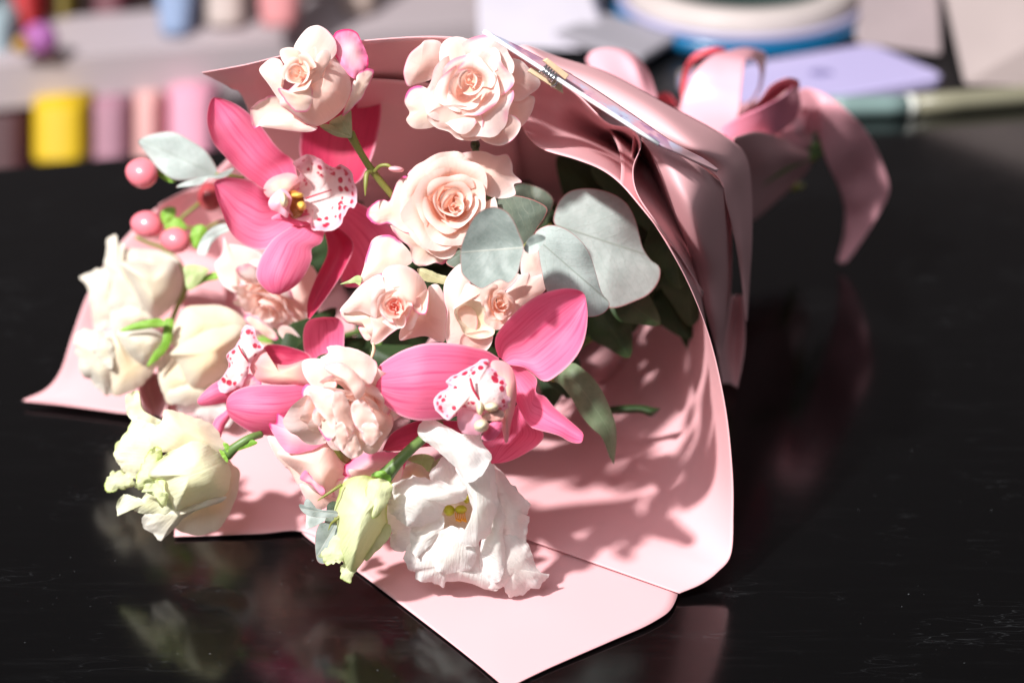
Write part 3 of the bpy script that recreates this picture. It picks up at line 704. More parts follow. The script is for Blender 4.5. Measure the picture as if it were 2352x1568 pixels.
M['stem'] = plain('stem_green', (.12, .21, .055), .45, .05, bmp=.15, bs=500, var=.25, vs=90)
M['stem_olive'] = plain('stem_olive', (.22, .23, .05), .5, bmp=.15, bs=500, var=.3, vs=90)
M['berry'] = plain('berry_pink', (.87, .23, .28), .25, .12, .6, var=.14, vs=60)
M['berry_shade'] = plain('berry_pink_shaded', (.45, .07, .08), .25, .08, .6, var=.14, vs=60)  # same berry with its shade put into a darker colour
def flower(kind, tr, c, z, label, cat, group=None):
    """returns (empty, depth of the flower head)"""
    px, py = tr(*c); d0 = dep(py, z)
    return thing(kind, D(px, py, d0), label, cat, group), d0
GR = 'cream spray roses of the bouquet'; GW = 'white blooms on the left of the bouquet'; GO = 'pink orchids of the bouquet'; GE = 'eucalyptus leaves in the bouquet'
def T(ax, ay, k=4): return (ax*k, ay*k)
rnd = random.Random(3)
# ================================================================= roses
# R1 top left
r, d = flower('rose', K3, (850, 420), 18.4, 'half open cream rose with magenta tipped petals, highest at the top left', 'rose', GR)
b = (850, 430)
blob(r, K3, [(1085, 120), (1130, 97), (1190, 94), (1240, 118), (1262, 160), (1290, 220), (1312, 275), (1320, 330), (1300, 400), (1260, 440), (1200, 430), (1130, 350), (1080, 260), (1068, 180)], d, -6, M['rose_pink'], 1.5, T(-1, -1.2), base=(1180, 420), curl=-1, ruf=2)
blob(r, K3, [(800, 210), (850, 130), (900, 82), (960, 66), (1010, 85), (1050, 120), (1090, 180), (1090, 270), (1000, 340), (880, 340), (800, 280)], d, -3, M['rose'], 5, T(0, -1.5), base=b)
blob(r, K3, [(1140, 700), (1150, 640), (1185, 560), (1205, 480), (1250, 405), (1300, 370), (1352, 378), (1350, 420), (1322, 480), (1285, 560), (1240, 610), (1190, 665)], d, -5, M['rose_edge'], 3, T(-1.5, 0), base=(1150, 690), ruf=1.5, jag=3)
blob(r, K3, [(485, 672), (520, 620), (580, 580), (650, 560), (700, 580), (770, 640), (860, 700), (900, 760), (800, 790), (700, 760), (610, 750), (550, 775), (515, 778)], d, -5, M['rose_edge'], -3, T(1, 0), base=(860, 730), curl=2, jag=3)
blob(r, K3, [(555, 768), (590, 700), (640, 678), (720, 690), (800, 715), (900, 765), (962, 780), (940, 805), (880, 815), (780, 806), (680, 792)], d, -2, M['rose'], 4, T(1, 0), base=(900, 780))
blob(r, K3, [(555, 385), (590, 330), (640, 300), (700, 308), (730, 370), (730, 450), (720, 540), (770, 610), (830, 650), (830, 710), (740, 650), (680, 570), (620, 480)], d, 0, M['rose'], 4, T(1.5, 0), base=b)
blob(r, K3, [(1040, 250), (1080, 300), (1130, 340), (1180, 400), (1197, 490), (1190, 560), (1150, 640), (1080, 710), (1000, 758), (930, 772), (850, 730), (760, 665), (700, 622), (720, 560), (850, 440), (1000, 330)], d, -1, M['rose'], 15, T(-1.2, -.6), base=(1120, 740), pw=2.6)
blob(r, K3, [(1040, 245), (1055, 300), (1000, 400), (975, 500), (900, 520), (860, 440), (930, 390), (950, 300), (990, 245)], d, 12, M['rose'], 3, T(-2, 0), base=(980, 480))
blob(r, K3, [(700, 272), (708, 235), (760, 220), (820, 233), (870, 275), (925, 232), (950, 217), (958, 270), (950, 340), (930, 400), (850, 440), (790, 380), (730, 335)], d, 12, M['rose_core'], 2, T(0, -2), base=b)
blob(r, K3, [(688, 508), (780, 524), (850, 500), (918, 492), (930, 560), (922, 620), (890, 666), (830, 674), (780, 650), (730, 585)], d, 16, M['rose_edge'], 3, T(0, 1.5), base=(800, 500), jag=2)
whorl(r, K3, (815, 400), 46, d, 18, (-.35, .15, .9), M['rose_core'], 9, 0, 1, 3, ruf=.06, H=.7)
blob(r, K3, [(1045, 745), (1130, 690), (1190, 640), (1203, 740), (1200, 852), (1150, 832), (1085, 782)], d, -8, M['olive'], 4, base=(1200, 850), name='sepal')
blob(r, K3, [(978, 768), (1050, 760), (1140, 815), (1200, 852), (1110, 848), (1030, 812)], d, -8, M['olive'], 3, base=(1200, 850), name='sepal')
stemp(r, K3, [(1190, 820, -10), (1260, 950, -14), (1350, 1090, -18), (1480, 1250, -24), (1560, 1340, -30)], d, [2.6, 1.9, 2.0, 1.9, 1.9], M['stem_olive'])
stemp(r, K3, [(1345, 1090, -17), (1310, 1100, -16), (1300, 1180, -15), (1297, 1262, -15)], d, [1.2, 1.4, 1.1, .2], M['stem_olive'], 'thorn')
stemp(r, K3, [(1360, 1090, -17), (1400, 1050, -15), (1450, 1045, -14), (1480, 1062, -14)], d, [1.2, 1.0, 1.0, .8], M['stem_olive'], 'twig')
ell(r, K4, (192, 770), 42, 17, 4, d, -12, M['rose_pink'], 'bud', rot=-.1)
# R2 top centre
r, d = flower('rose', K4, (590, 330), 18.0, 'widely open cream rose beside the clip, pale pink rims and buttery heart', 'rose', GR)
b = (590, 330)
blob(r, K4, [(232, 240), (262, 160), (320, 110), (350, 86), (425, 96), (450, 180), (400, 280), (300, 320), (255, 330), (235, 290)], d, -6, M['rose'], 4, T(-1, 1), base=b)
blob(r, K4, [(420, 170), (438, 100), (490, 70), (550, 74), (600, 110), (612, 160), (570, 230), (520, 280), (440, 250)], d, -3, M['rose'], 4, T(0, -1.5), base=b)
blob(r, K4, [(590, 140), (650, 134), (700, 150), (708, 200), (690, 270), (620, 280), (590, 210)], d, -1, M['rose'], 3, T(-1, -1.5), base=b)
blob(r, K4, [(685, 200), (760, 180), (845, 190), (900, 240), (953, 300), (945, 340), (900, 375), (840, 410), (750, 380), (700, 290)], d, -4, M['rose'], 6, T(-1.5, -.5), base=b)
blob(r, K4, [(770, 470), (830, 395), (920, 384), (917, 450), (880, 520), (842, 552), (790, 540)], d, -6, M['rose'], 4, T(-2, 0), base=b)
blob(r, K4, [(236, 410), (262, 345), (330, 330), (410, 390), (440, 480), (400, 540), (335, 556), (280, 550), (245, 510), (262, 470)], d, -5, M['rose_edge'], 5, T(1.5, .8), base=b)
blob(r, K4, [(590, 530), (700, 510), (800, 480), (852, 530), (822, 600), (760, 642), (700, 640), (640, 610)], d, -2, M['rose'], 5, T(0, 2), base=b, curl=2)
blob(r, K4, [(355, 490), (420, 440), (530, 430), (640, 470), (650, 560), (630, 614), (560, 618), (510, 606), (470, 572), (400, 548)], d, 2, M['rose'], 5, T(0, 2), base=b, curl=2)
whorl(r, K4, (570, 335), 108, d, 6, (-.05, .05, 1), M['rose'], 11, .32, .98, 11, ruf=.12, H=.55, curl=.16, sq=.86)
whorl(r, K4, (580, 300), 44, d, 12, (-.05, .05, 1), M['rose_core'], 5, 0, .7, 4, ruf=.08, H=.6)
ell(r, K4, (610, 640), 26, 30, 7, d, -22, M['leaf_dark'], 'calyx')
stemp(r, K4, [(610, 650, -22), (640, 800, -50), (700, 950, -90)], d, 2, M['stem'])
# R3 centre
r, d = flower('rose', K4, (490, 950), 13.6, 'fully open peach hearted rose in the middle, beside the front eucalyptus leaf', 'rose', GR)
b = (490, 950)
blob(r, K4, [(480, 745), (520, 692), (600, 674), (660, 676), (720, 697), (780, 690), (806, 740), (812, 790), (857, 836), (815, 850), (822, 905), (740, 925), (660, 900), (590, 830)], d, -6, M['rose'], 5, T(-.8, -1), base=b, curl=1.5)
blob(r, K4, [(250, 800), (290, 758), (350, 730), (420, 735), (470, 745), (560, 750), (590, 820), (420, 880), (300, 920), (262, 860)], d, -4, M['rose'], 5, T(.5, -1), base=b)
blob(r, K4, [(32, 1000), (60, 958), (120, 928), (160, 932), (195, 840), (240, 806), (290, 860), (280, 1000), (300, 1080), (250, 1120), (160, 1062), (90, 1062), (45, 1032)], d, -9, M['rose_edge'], 3, T(1.2, 0), base=(330, 950), ruf=2, jag=4)
blob(r, K4, [(160, 1064), (230, 1100), (300, 1110), (420, 1150), (520, 1140), (545, 1150), (480, 1222), (440, 1272), (400, 1262), (360, 1275), (310, 1282), (268, 1250), (255, 1180), (200, 1130)], d, -8, M['rose_edge'], 4, T(0, 1.2), base=b, jag=3, curl=2)
blob(r, K4, [(215, 1012), (220, 900), (248, 812), (310, 830), (330, 930), (300, 1000), (258, 1010)], d, 0, M['rose'], 4, T(1.5, 0), base=b)
blob(r, K4, [(285, 1110), (280, 1020), (340, 980), (450, 1060), (560, 1090), (548, 1150), (460, 1185), (400, 1190), (310, 1172)], d, -1, M['rose'], 6, T(0, 1.5), base=b, curl=1)
whorl(r, K4, (490, 945), 112, d, 6, (.1, .05, 1), M['rose_core'], 16, .12, .98, 21, ruf=.09, H=.5, curl=.13, sq=.95)
whorl(r, K4, (500, 965), 34, d, 10, (.1, 0, 1), M['rose_core'], 5, 0, .8, 8, ruf=.1, H=.6)
# R4 left, ruffled
r, d = flower('rose', K5, (1170, 1020), 7.6, 'ruffled pale pink rose tucked under the lowest petal of the upper orchid', 'rose', GR)
b = (1170, 1040)
blob(r, K5, [(915, 650), (935, 690), (1000, 700), (1110, 735), (1150, 800), (1080, 880), (1010, 910), (990, 965), (920, 932), (880, 865), (868, 800), (905, 745)], d, -8, M['rose'], 5, T(.5, -1), base=b)
blob(r, K5, [(1010, 885), (1050, 810), (1110, 780), (1180, 860), (1220, 980), (1140, 990), (1060, 950)], d, -3, M['rose'], 4, T(0, -1), base=b)
blob(r, K5, [(1190, 980), (1280, 940), (1390, 810), (1455, 900), (1425, 960), (1392, 1080), (1385, 1160), (1345, 1205), (1280, 1140)], d, -7, M['rose'], 6, T(-1.5, 0), base=b)
whorl(r, K5, (1165, 1050), 88, d, -2, (-.35, -.8, .5), M['rose'], 15, .1, 1, 33, ruf=.16, H=.5, curl=.2, sq=1, roll=.4)
blob(r, K5, [(1220, 1180), (1245, 1150), (1300, 1165), (1350, 1228), (1332, 1255), (1280, 1245), (1240, 1216)], d, 4, M['rose'], 2, T(0, 1), base=b)
blob(r, K5, [(1030, 1110), (1060, 1090), (1150, 1140), (1215, 1200), (1210, 1232), (1150, 1212), (1080, 1165)], d, 3, M['rose_edge'], 2, T(0, 1), base=b, jag=3)
# R5 bud with coral heart
r, d = flower('rose', K7, (340, 290), 11.0, 'half open cream rose with a tight coral swirl at its heart', 'rose', GR)
b = (350, 300)
blob(r, K4, [(0, 1368), (20, 1290), (45, 1190), (78, 1130), (150, 1118), (210, 1150), (255, 1195), (275, 1262), (200, 1300), (110, 1330)], d, -9, M['rose_edge'], 4, T(0, -1), base=(180, 1400), jag=2)
blob(r, K7, [(385, 500), (400, 440), (440, 380), (540, 340), (590, 250), (575, 180), (640, 160), (690, 260), (700, 370), (690, 450), (682, 530), (640, 530), (560, 498), (480, 508), (400, 526)], d, -8, M['rose'], 5, T(-.5, 0), base=b)
blob(r, K7, [(0, 332), (60, 315), (150, 320), (240, 340), (260, 440), (205, 500), (165, 440), (100, 422), (35, 402)], d, -5, M['rose_edge'], 3, T(1, 0), base=b, curl=-2)
blob(r, K7, [(-2, 328), (60, 250), (110, 188), (180, 130), (262, 92), (290, 160), (285, 240), (270, 320), (230, 372), (130, 335), (45, 345)], d, -1, M['rose'], 5, T(1.5, 0), base=b)
blob(r, K7, [(200, 360), (280, 290), (360, 340), (400, 420), (320, 490), (250, 545), (200, 542), (215, 450)], d, -3, M['rose'], 5, T(0, 1), base=b, curl=1)
blob(r, K7, [(120, 440), (170, 430), (205, 490), (195, 522), (160, 515)], d, -7, M['rose_edge'], 2, base=b)
blob(r, K7, [(265, 290), (262, 190), (272, 100), (300, 52), (350, 30), (420, 34), (490, 68), (545, 130), (573, 200), (575, 290), (556, 345), (500, 350), (440, 330), (380, 340), (310, 330)], d, 0, M['rose'], 12, T(0, -1.5), base=(400, 330), pw=2.5)
blob(r, K7, [(470, 285), (520, 225), (572, 190), (578, 262), (562, 345), (520, 352), (482, 325)], d, 9, M['rose_edge'], -3, T(-1, 0), base=b, curl=1.5)
blob(r, K7, [(338, 365), (378, 385), (420, 355), (432, 400), (412, 442), (368, 436)], d, 12, M['rose'], -2, T(0, 1), base=b, curl=1)
whorl(r, K7, (352, 305), 27, d, 16, (.05, -.1, 1), M['rose_red'], 8, 0, 1, 5, ruf=.06, H=.9)
whorl(r, K7, (355, 310), 52, d, 11, (.05, -.1, 1), M['rose'], 7, .55, 1, 6, ruf=.08, H=.6)
blob(r, K7, [(0, 158), (60, 130), (110, 100), (140, 112), (130, 165), (100, 150), (50, 155)], d, -6, M['sepal'], 1, base=(130, 150), name='sepal')
stemp(r, K7, [(215, 540, -2), (222, 580, -3), (212, 620, -4), (200, 650, -5)], d, [.6, .9, .9, .4], M['cream_cap'], 'tendril')
# R6 right of it
r, d = flower('rose', K7, (950, 340), 10.8, 'cream rose showing its side, right of the coral hearted rose', 'rose', GR)
b = (960, 350)
blob(r, K7, [(1100, 180), (1160, 105), (1230, 82), (1250, 110), (1320, 93), (1352, 130), (1340, 200), (1270, 260), (1130, 380), (1060, 430), (1040, 300)], d, -4, M['rose'], 5, T(-1, -1), base=b, jag=2)
blob(r, K7, [(1190, 100), (1180, 20), (1190, -60), (1250, -90), (1310, -60), (1330, 20), (1335, 100), (1260, 130)], d, -14, M['rose'], 3, T(0, -.5), base=b)
blob(r, K7, [(800, 25), (725, 75), (680, 160), (680, 260), (700, 340), (690, 430), (690, 520), (740, 590), (787, 612), (830, 580), (900, 420), (860, 250), (850, 140)], d, -4, M['rose'], 8, T(1.5, 0), base=(850, 300), curl=1)
blob(r, K7, [(785, 612), (780, 560), (800, 490), (880, 470), (960, 460), (1000, 490), (980, 565), (925, 612), (860, 632), (812, 627)], d, 1, M['rose'], 5, T(0, 2), base=b, curl=2)
blob(r, K7, [(745, 340), (790, 265), (870, 250), (960, 300), (1000, 380), (1015, 430), (1000, 490), (910, 515), (820, 490), (785, 430)], d, 3, M['ivory'], -8, T(0, 0), base=b, curl=3)
blob(r, K7, [(740, 320), (790, 225), (830, 150), (900, 185), (960, 168), (1040, 128), (1130, 93), (1175, 98), (1120, 170), (1040, 230), (950, 275), (860, 262), (790, 290)], d, 4, M['rose'], 5, T(0, -1), base=b, curl=1)
whorl(r, K7, (1050, 290), 44, d, 8, (.35, .1, .9), M['rose_core'], 11, .05, 1, 14, ruf=.14, H=.6, curl=.15)
blob(r, K7, [(500, 60), (560, 55), (640, 90), (700, 110), (700, 160), (620, 150), (540, 130)], d, -14, M['olive'], 2, base=(700, 150), name='sepal', jag=3)
# R7 ruffled centre bottom
r, d = flower('rose', K6, (820, 920), 8.4, 'ruffled blush rose with drooping folded petals between two orchid petals', 'rose', GR)
b = (820, 940)
blob(r, K6, [(900, 690), (980, 690), (965, 800), (1000, 900), (1072, 968), (1080, 1040), (1040, 1110), (985, 1190), (920, 1185), (880, 1100), (860, 900)], d, -7, M['rose'], 7, T(-1.5, 0), base=b)
blob(r, K6, [(570, 842), (600, 805), (650, 830), (740, 830), (790, 920), (790, 1040), (725, 1122), (680, 1082), (640, 1000), (600, 935), (578, 890)], d, -5, M['rose_edge'], 6, T(1.5, 0), base=b, curl=1)
blob(r, K6, [(740, 1110), (800, 1040), (900, 1020), (990, 1060), (1020, 1090), (925, 1155), (905, 1200), (845, 1222), (782, 1172)], d, -4, M['rose'], 6, T(0, 1.5), base=b, curl=1)
blob(r, K6, [(573, 682), (620, 662), (700, 672), (740, 720), (760, 820), (665, 842), (612, 802), (577, 742)], d, 0, M['rose'], 5, T(.8, -.6), base=b)
blob(r, K6, [(678, 665), (718, 630), (712, 600), (760, 588), (830, 598), (900, 620), (960, 658), (992, 700), (960, 800), (860, 780), (740, 720)], d, 2, M['rose'], 5, T(0, -1.2), base=b, jag=2)
whorl(r, K6, (835, 960), 100, d, -3, (.1, -.5, .86), M['rose'], 12, .3, .95, 44, ruf=.2, H=.5, curl=.2, sq=1.15, roll=1)
for q in ([(740, 860), (800, 850), (850, 960), (865, 1060), (825, 1105), (775, 1040), (745, 960)], [(845, 930), (900, 890), (965, 960), (1000, 1050), (935, 1085), (870, 1040)], [(825, 1130), (870, 1085), (900, 1180), (850, 1217)], [(760, 1040), (800, 1020), (830, 1100), (800, 1180), (765, 1120)], [(905, 1040), (960, 1020), (1010, 1080), (960, 1150), (915, 1120)]):
    blob(r, K6, q, d, 12, M['rose'], 3, T(rnd.uniform(-3, 3), 1), base=(840, 840), ruf=1.5)
blob(r, K6, [(700, 705), (780, 685), (850, 720), (920, 800), (918, 860), (880, 892), (850, 850), (800, 790), (720, 742)], d, 16, M['rose'], 5, T(0, -1), base=b, curl=-2)
blob(r, K6, [(600, 820), (700, 830), (760, 860), (770, 980), (740, 1060), (700, 1000), (650, 940)], d, 9, M['rose'], 4, T(1, 0), base=b, ruf=2)
# R8 pink tipped bud
r, d = flower('rose', K6, (620, 1210), 4.8, 'closed cream rose bud splashed with magenta on its folded top petal', 'rose', GR)
b = (640, 1200)
blob(r, K6, [(555, 1370), (600, 1360), (660, 1390), (720, 1440), (775, 1440), (735, 1480), (700, 1500), (652, 1512), (600, 1462)], d, -4, M['rose'], 4, T(0, 1), base=b, jag=3)
blob(r, K6, [(378, 1100), (430, 1110), (500, 1160), (560, 1300), (620, 1400), (560, 1385), (500, 1290), (470, 1260), (415, 1195)], d, -5, M['rose'], 4, T(1, 0), base=b, jag=2)
blob(r, K6, [(430, 1180), (540, 1150), (660, 1120), (728, 1100), (775, 1150), (815, 1230), (835, 1300), (790, 1365), (730, 1440), (650, 1425), (590, 1370), (530, 1310), (470, 1250)], d, -6, M['rose'], 17, T(0, 0), base=(740, 1130), pw=2.6)
blob(r, K6, [(385, 1030), (425, 1025), (432, 970), (470, 985), (520, 1000), (620, 1030), (700, 1080), (727, 1112), (650, 1165), (560, 1192), (485, 1185), (425, 1110)], d, 5, M['rose_pink'], 5, T(.5, -1), base=(720, 1120), jag=2)
blob(r, K6, [(560, 1335), (590, 1290), (620, 1320), (660, 1350), (700, 1400), (680, 1425), (620, 1370)], d, 8, M['rose_pink'], 1.5, base=(590, 1240), jag=3)
stemp(r, K6, [(728, 1105, 6), (760, 1160, 4), (800, 1215, 0), (830, 1235, -4)], d, [1.6, 1.8, 2, 2], M['stem_olive'])
# R9, R10 behind the green bud
r, d = flower('rose', J1, (640, 470), 4.6, 'cream rose with curled magenta edge, mostly hidden behind the lime bud', 'rose', GR)
blob(r, J1, [(432, 522), (470, 450), (560, 390), (680, 368), (850, 368), (940, 350), (900, 450), (840, 560), (700, 600), (560, 620), (500, 560)], d, -4, M['rose_pink'], 6, T(0, -1), base=(900, 400), jag=3)
blob(r, J1, [(360, 610), (430, 560), (560, 520), (700, 520), (700, 700), (560, 760), (420, 700), (385, 690)], d, -2, M['rose_edge'], 6, T(0, 1), base=(700, 600), jag=3)
blob(r, J1, [(480, 500), (560, 490), (700, 480), (860, 440), (860, 560), (700, 620), (560, 600)], d, 0, M['rose'], 5, T(0, 0), base=(800, 500))
r, d = flower('rose', J1, (950, 520), 3.8, 'small cream rose half hidden behind the big white lisianthus', 'rose', GR)
blob(r, J1, [(845, 580), (860, 500), (930, 445), (1010, 450), (1080, 520), (1100, 620), (980, 680), (870, 670)], d, -4, M['ivory'], 10, T(0, 0), base=(950, 420))
blob(r, J1, [(905, 420), (960, 388), (1040, 383), (1100, 410), (1090, 445), (1060, 510), (1010, 465), (940, 440)], d, 2, M['sepal'], 4, T(0, -1), base=(1000, 480))
blob(r, J1, [(1060, 470), (1120, 420), (1180, 400), (1200, 440), (1130, 520), (1090, 560)], d, 0, M['olive'], 2, base=(1090, 540), name='sepal')
# ================================================================= white roses, left
w, d = flower('rose', K5, (450, 900), 5.6, 'large white rose at the upper left, back turned, ragged petals to the left', 'rose', GW)
b = (560, 980)
blob(w, K5, [(113, 885), (160, 850), (240, 828), (300, 850), (310, 950), (310, 1050), (300, 1140), (240, 1172), (190, 1160), (172, 1050), (150, 930)], d, -8, M['white'], 5, T(1, 0), base=b, jag=6, ruf=3)
blob(w, K5, [(258, 730), (268, 660), (310, 640), (322, 668), (312, 712), (350, 688), (368, 730), (360, 800), (400, 900), (480, 1030), (470, 1090), (380, 1090), (300, 1120), (270, 1010), (290, 900), (250, 820)], d, -3, M['white'], 6, T(1, 0), base=b, jag=4, ruf=3)
blob(w, K5, [(290, 1110), (400, 1040), (520, 1060), (560, 1100), (470, 1140), (360, 1190), (300, 1172)], d, -2, M['white'], 4, T(0, 1), base=b, jag=5)
blob(w, K5, [(305, 745), (350, 720), (440, 722), (560, 735), (645, 765), (665, 810), (600, 850), (450, 850), (350, 810)], d, -4, M['white'], 5, T(0, -1), base=b)
blob(w, K5, [(330, 790), (420, 790), (540, 800), (640, 785), (685, 850), (692, 940), (655, 1020), (595, 1080), (530, 1117), (480, 1085), (420, 990), (380, 910), (350, 850)], d, -4, M['white'], 22, T(0, 0), base=b, pw=2.8)
stemp(w, K5, [(425, 655, -2), (500, 690, -4), (580, 720, -6), (660, 790, -6), (700, 880, -4), (700, 960, -2), (650, 1060, 0), (612, 1180, 4)], d, [1.2, 1.2, 1.4, 1.6, 1.8, 1.8, 1.8, 1.8], M['stem_olive'])
w, d = flower('rose', K5, (350, 1340), 4.2, 'white rose with bright green sepals at the far left', 'rose', GW)
b = (560, 1250)
blob(w, K5, [(82, 1210), (130, 1165), (200, 1180), (300, 1185), (340, 1290), (330, 1420), (290, 1530), (240, 1535), (180, 1470), (118, 1400), (88, 1290)], d, -4, M['white'], 9, T(1, 0), base=b, jag=8, ruf=2.4)
blob(w, K5, [(290, 1190), (350, 1250), (430, 1330), (500, 1370), (570, 1330), (500, 1440), (440, 1500), (360, 1532), (300, 1537), (285, 1450), (280, 1300)], d, 3, M['ivory'], 6, T(0, 1), base=b, jag=4)
blob(w, K5, [(325, 1180), (440, 1155), (540, 1175), (592, 1230), (575, 1300), (535, 1350), (470, 1382), (400, 1335), (340, 1270)], d, 4, M['white'], 12, T(0, 0), base=b, pw=2.6)
blob(w, K5, [(180, 1230), (260, 1200), (300, 1280), (290, 1380), (230, 1360), (190, 1300)], d, 8, M['white'], 3, base=b, jag=5, ruf=2)
blob(w, K5, [(333, 1182), (400, 1142), (480, 1120), (560, 1112), (590, 1150), (500, 1166), (420, 1177)], d, 17, M['fresh'], 2, base=(590, 1140), name='sepal')
blob(w, K5, [(585, 1120), (635, 1120), (630, 1200), (610, 1270), (560, 1330), (488, 1378), (520, 1310), (570, 1240)], d, 12, M['fresh'], 2, base=(610, 1130), name='sepal')
w, d = flower('rose', K5, (800, 1280), 5.0, 'ivory rose leaning against the side view orchid, shadowed folds on its left', 'rose', GW)
b = (800, 1250)
blob(w, K5, [(550, 1365), (620, 1300), (700, 1350), (760, 1470), (700, 1540), (620, 1590), (565, 1500)], d, -5, M['ivory'], 6, T(1, 0), base=b, jag=4)
blob(w, K8, [(690, 290), (740, 215), (850, 190), (960, 200), (1100, 300), (1200, 420), (1160, 520), (1060, 500), (960, 480), (880, 430), (760, 410), (760, 330)], d, -10, M['pure'], 5, T(0, 1), base=(950, 200), jag=9, ruf=2.4)
blob(w, K5, [(690, 1070), (720, 1042), (800, 1036), (900, 1038), (990, 1078), (1045, 1140), (1000, 1200), (900, 1230), (700, 1280), (610, 1235), (640, 1150)], d, -3, M['ivory'], 7, T(0, -1), base=b)
blob(w, K5, [(605, 1305), (700, 1230), (800, 1180), (900, 1150), (1000, 1148), (1030, 1200), (960, 1300), (940, 1400), (860, 1470), (760, 1502), (700, 1450), (655, 1350)], d, 0, M['ivory'], 13, T(0, 0), base=(760, 1500), pw=2.5, jag=2)
blob(w, K5, [(600, 1520), (700, 1470), (850, 1460), (945, 1400), (930, 1480), (850, 1540), (790, 1580), (640, 1590)], d, -3, M['white'], 4, T(0, 1), base=b, jag=6)
blob(w, K5, [(695, 822), (760, 812), (832, 838), (800, 885), (752, 940), (712, 946), (698, 880)], d, 2, M['sepal'], 2, base=(700, 940), name='sepal')
blob(w, K5, [(750, 938), (800, 880), (860, 852), (905, 870), (880, 892), (820, 905)], d, 0, M['fresh'], 2, base=(900, 880), name='sepal')
# ================================================================= lisianthus
l, d = flower('lisianthus', K8, (800, 850), 4.0, 'greenish white lisianthus pair hanging over the table at the lower left', 'lisianthus', GW)
b = (1150, 760)
blob(l, K8, [(1150, 780), (1200, 820), (1252, 872), (1242, 1000), (1195, 1150), (1120, 1285), (1040, 1342), (900, 1372), (735, 1300), (850, 1180), (1000, 1080), (1100, 950)], d, -10, M['ivory'], 5, T(-1, 0), base=b, jag=3)
blob(l, K8, [(355, 310), (395, 255), (460, 240), (475, 310), (505, 390), (565, 440), (640, 480), (560, 560), (450, 490), (380, 440)], d, -8, M['green_white'], 3, T(0, 0), base=b, jag=4, ruf=2)
blob(l, K8, [(258, 725), (300, 640), (360, 560), (420, 470), (560, 490), (640, 600), (600, 760), (540, 920), (440, 930), (370, 910), (325, 850), (285, 790)], d, -5, M['green_white'], 7, T(1, 0), base=b, jag=6, ruf=3)
blob(l, K8, [(193, 965), (220, 900), (290, 855), (360, 870), (430, 920), (400, 1000), (320, 1012), (230, 1037), (198, 1012)], d, -7, M['lime'], 4, T(1, 0), base=(420, 920), jag=9, ruf=3)
blob(l, K8, [(545, 640), (562, 550), (640, 475), (668, 388), (760, 400), (900, 445), (1030, 500), (1105, 600), (1150, 700), (1000, 720), (850, 720), (650, 720)], d, -2, M['ivory'], 8, T(0, -1), base=b, jag=4)
blob(l, K8, [(560, 700), (640, 690), (640, 800), (560, 960), (500, 1010), (430, 980), (470, 850)], d, 2, M['lime'], 3, T(0, 0), base=b, jag=9, ruf=5)
blob(l, K8, [(303, 1070), (400, 1058), (480, 1078), (560, 1000), (650, 980), (720, 1080), (760, 1200), (650, 1250), (520, 1210), (420, 1172), (350, 1182), (288, 1218)], d, 2, M['green_white'], 4, T(0, 1), base=b, jag=8, ruf=2.4)
blob(l, K8, [(488, 1285), (510, 1200), (620, 1160), (740, 1160), (900, 1130), (1040, 1080), (1145, 1072), (1110, 1112), (900, 1185), (770, 1290), (665, 1390), (618, 1408), (560, 1352), (495, 1312)], d, 0, M['white'], 5, T(0, 1), base=b, jag=5, ruf=2)
blob(l, K8, [(508, 905), (560, 830), (640, 760), (720, 690), (820, 640), (900, 615), (1000, 640), (1060, 690), (1130, 765), (1180, 850), (1180, 950), (1150, 1040), (1080, 1090), (950, 1120), (850, 1150), (745, 1210), (690, 1120), (640, 1030), (600, 950)], d, -2, M['green_white'], 21, T(0, 0), base=b, pw=2.6, jag=2)
blob(l, K8, [(520, 960), (600, 930), (660, 960), (690, 1060), (640, 1140), (580, 1080), (540, 1040), (470, 1030)], d, 11, M['lime'], 2, base=b, jag=10, ruf=5)
stemp(l, K8, [(1150, 740, 2), (1220, 680, 4), (1330, 610, 4), (1420, 580, 0)], d, [3.4, 2.6, 2.2, 2], M['stem'])
for q in ([(1090, 700), (1130, 720), (1160, 780), (1150, 800), (1110, 750)], [(1120, 650), (1160, 655), (1175, 700), (1150, 720)], [(1180, 720), (1260, 640), (1340, 620), (1390, 650), (1300, 690)]):
    blob(l, K8, q, d, 5, M['fresh'], 1, base=(1150, 740), name='sepal')
l, d = flower('lisianthus', J1, (1300, 850), 3.6, 'big snow white lisianthus with frayed petals and yellow green throat', 'lisianthus', GW)
b = (1260, 800)
blob(l, J1, [(1440, 1000), (1520, 940), (1640, 960), (1762, 1020), (1802, 1100), (1852, 1225), (1912, 1240), (1892, 1300), (1790, 1350), (1740, 1375), (1640, 1402), (1600, 1330), (1540, 1345), (1430, 1280)], d, -9, M['pure'], 6, T(-1, 1), base=b, jag=8, ruf=2)
blob(l, J1, [(895, 1070), (980, 980), (1100, 950), (1260, 900), (1360, 960), (1460, 1100), (1480, 1230), (1575, 1340), (1490, 1355), (1320, 1295), (1190, 1280), (1165, 1332), (1080, 1300), (990, 1288), (965, 1225), (905, 1195)], d, -7, M['pure'], 7, T(0, 1), base=b, jag=8, ruf=2.4)
blob(l, J1, [(728, 770), (800, 700), (880, 800), (960, 860), (950, 960), (980, 1060), (900, 1080), (800, 1062), (782, 980), (800, 935), (740, 885)], d, -8, M['pure'], 4, T(1, 0), base=b, jag=8, ruf=2.4)
blob(l, J1, [(1500, 455), (1560, 488), (1640, 580), (1720, 680), (1778, 742), (1752, 812), (1740, 830), (1782, 832), (1765, 910), (1762, 990), (1745, 1045), (1660, 1040), (1590, 960), (1540, 800), (1500, 620)], d, -8, M['pure'], 7, T(-1, 0), base=b, jag=6, ruf=3)
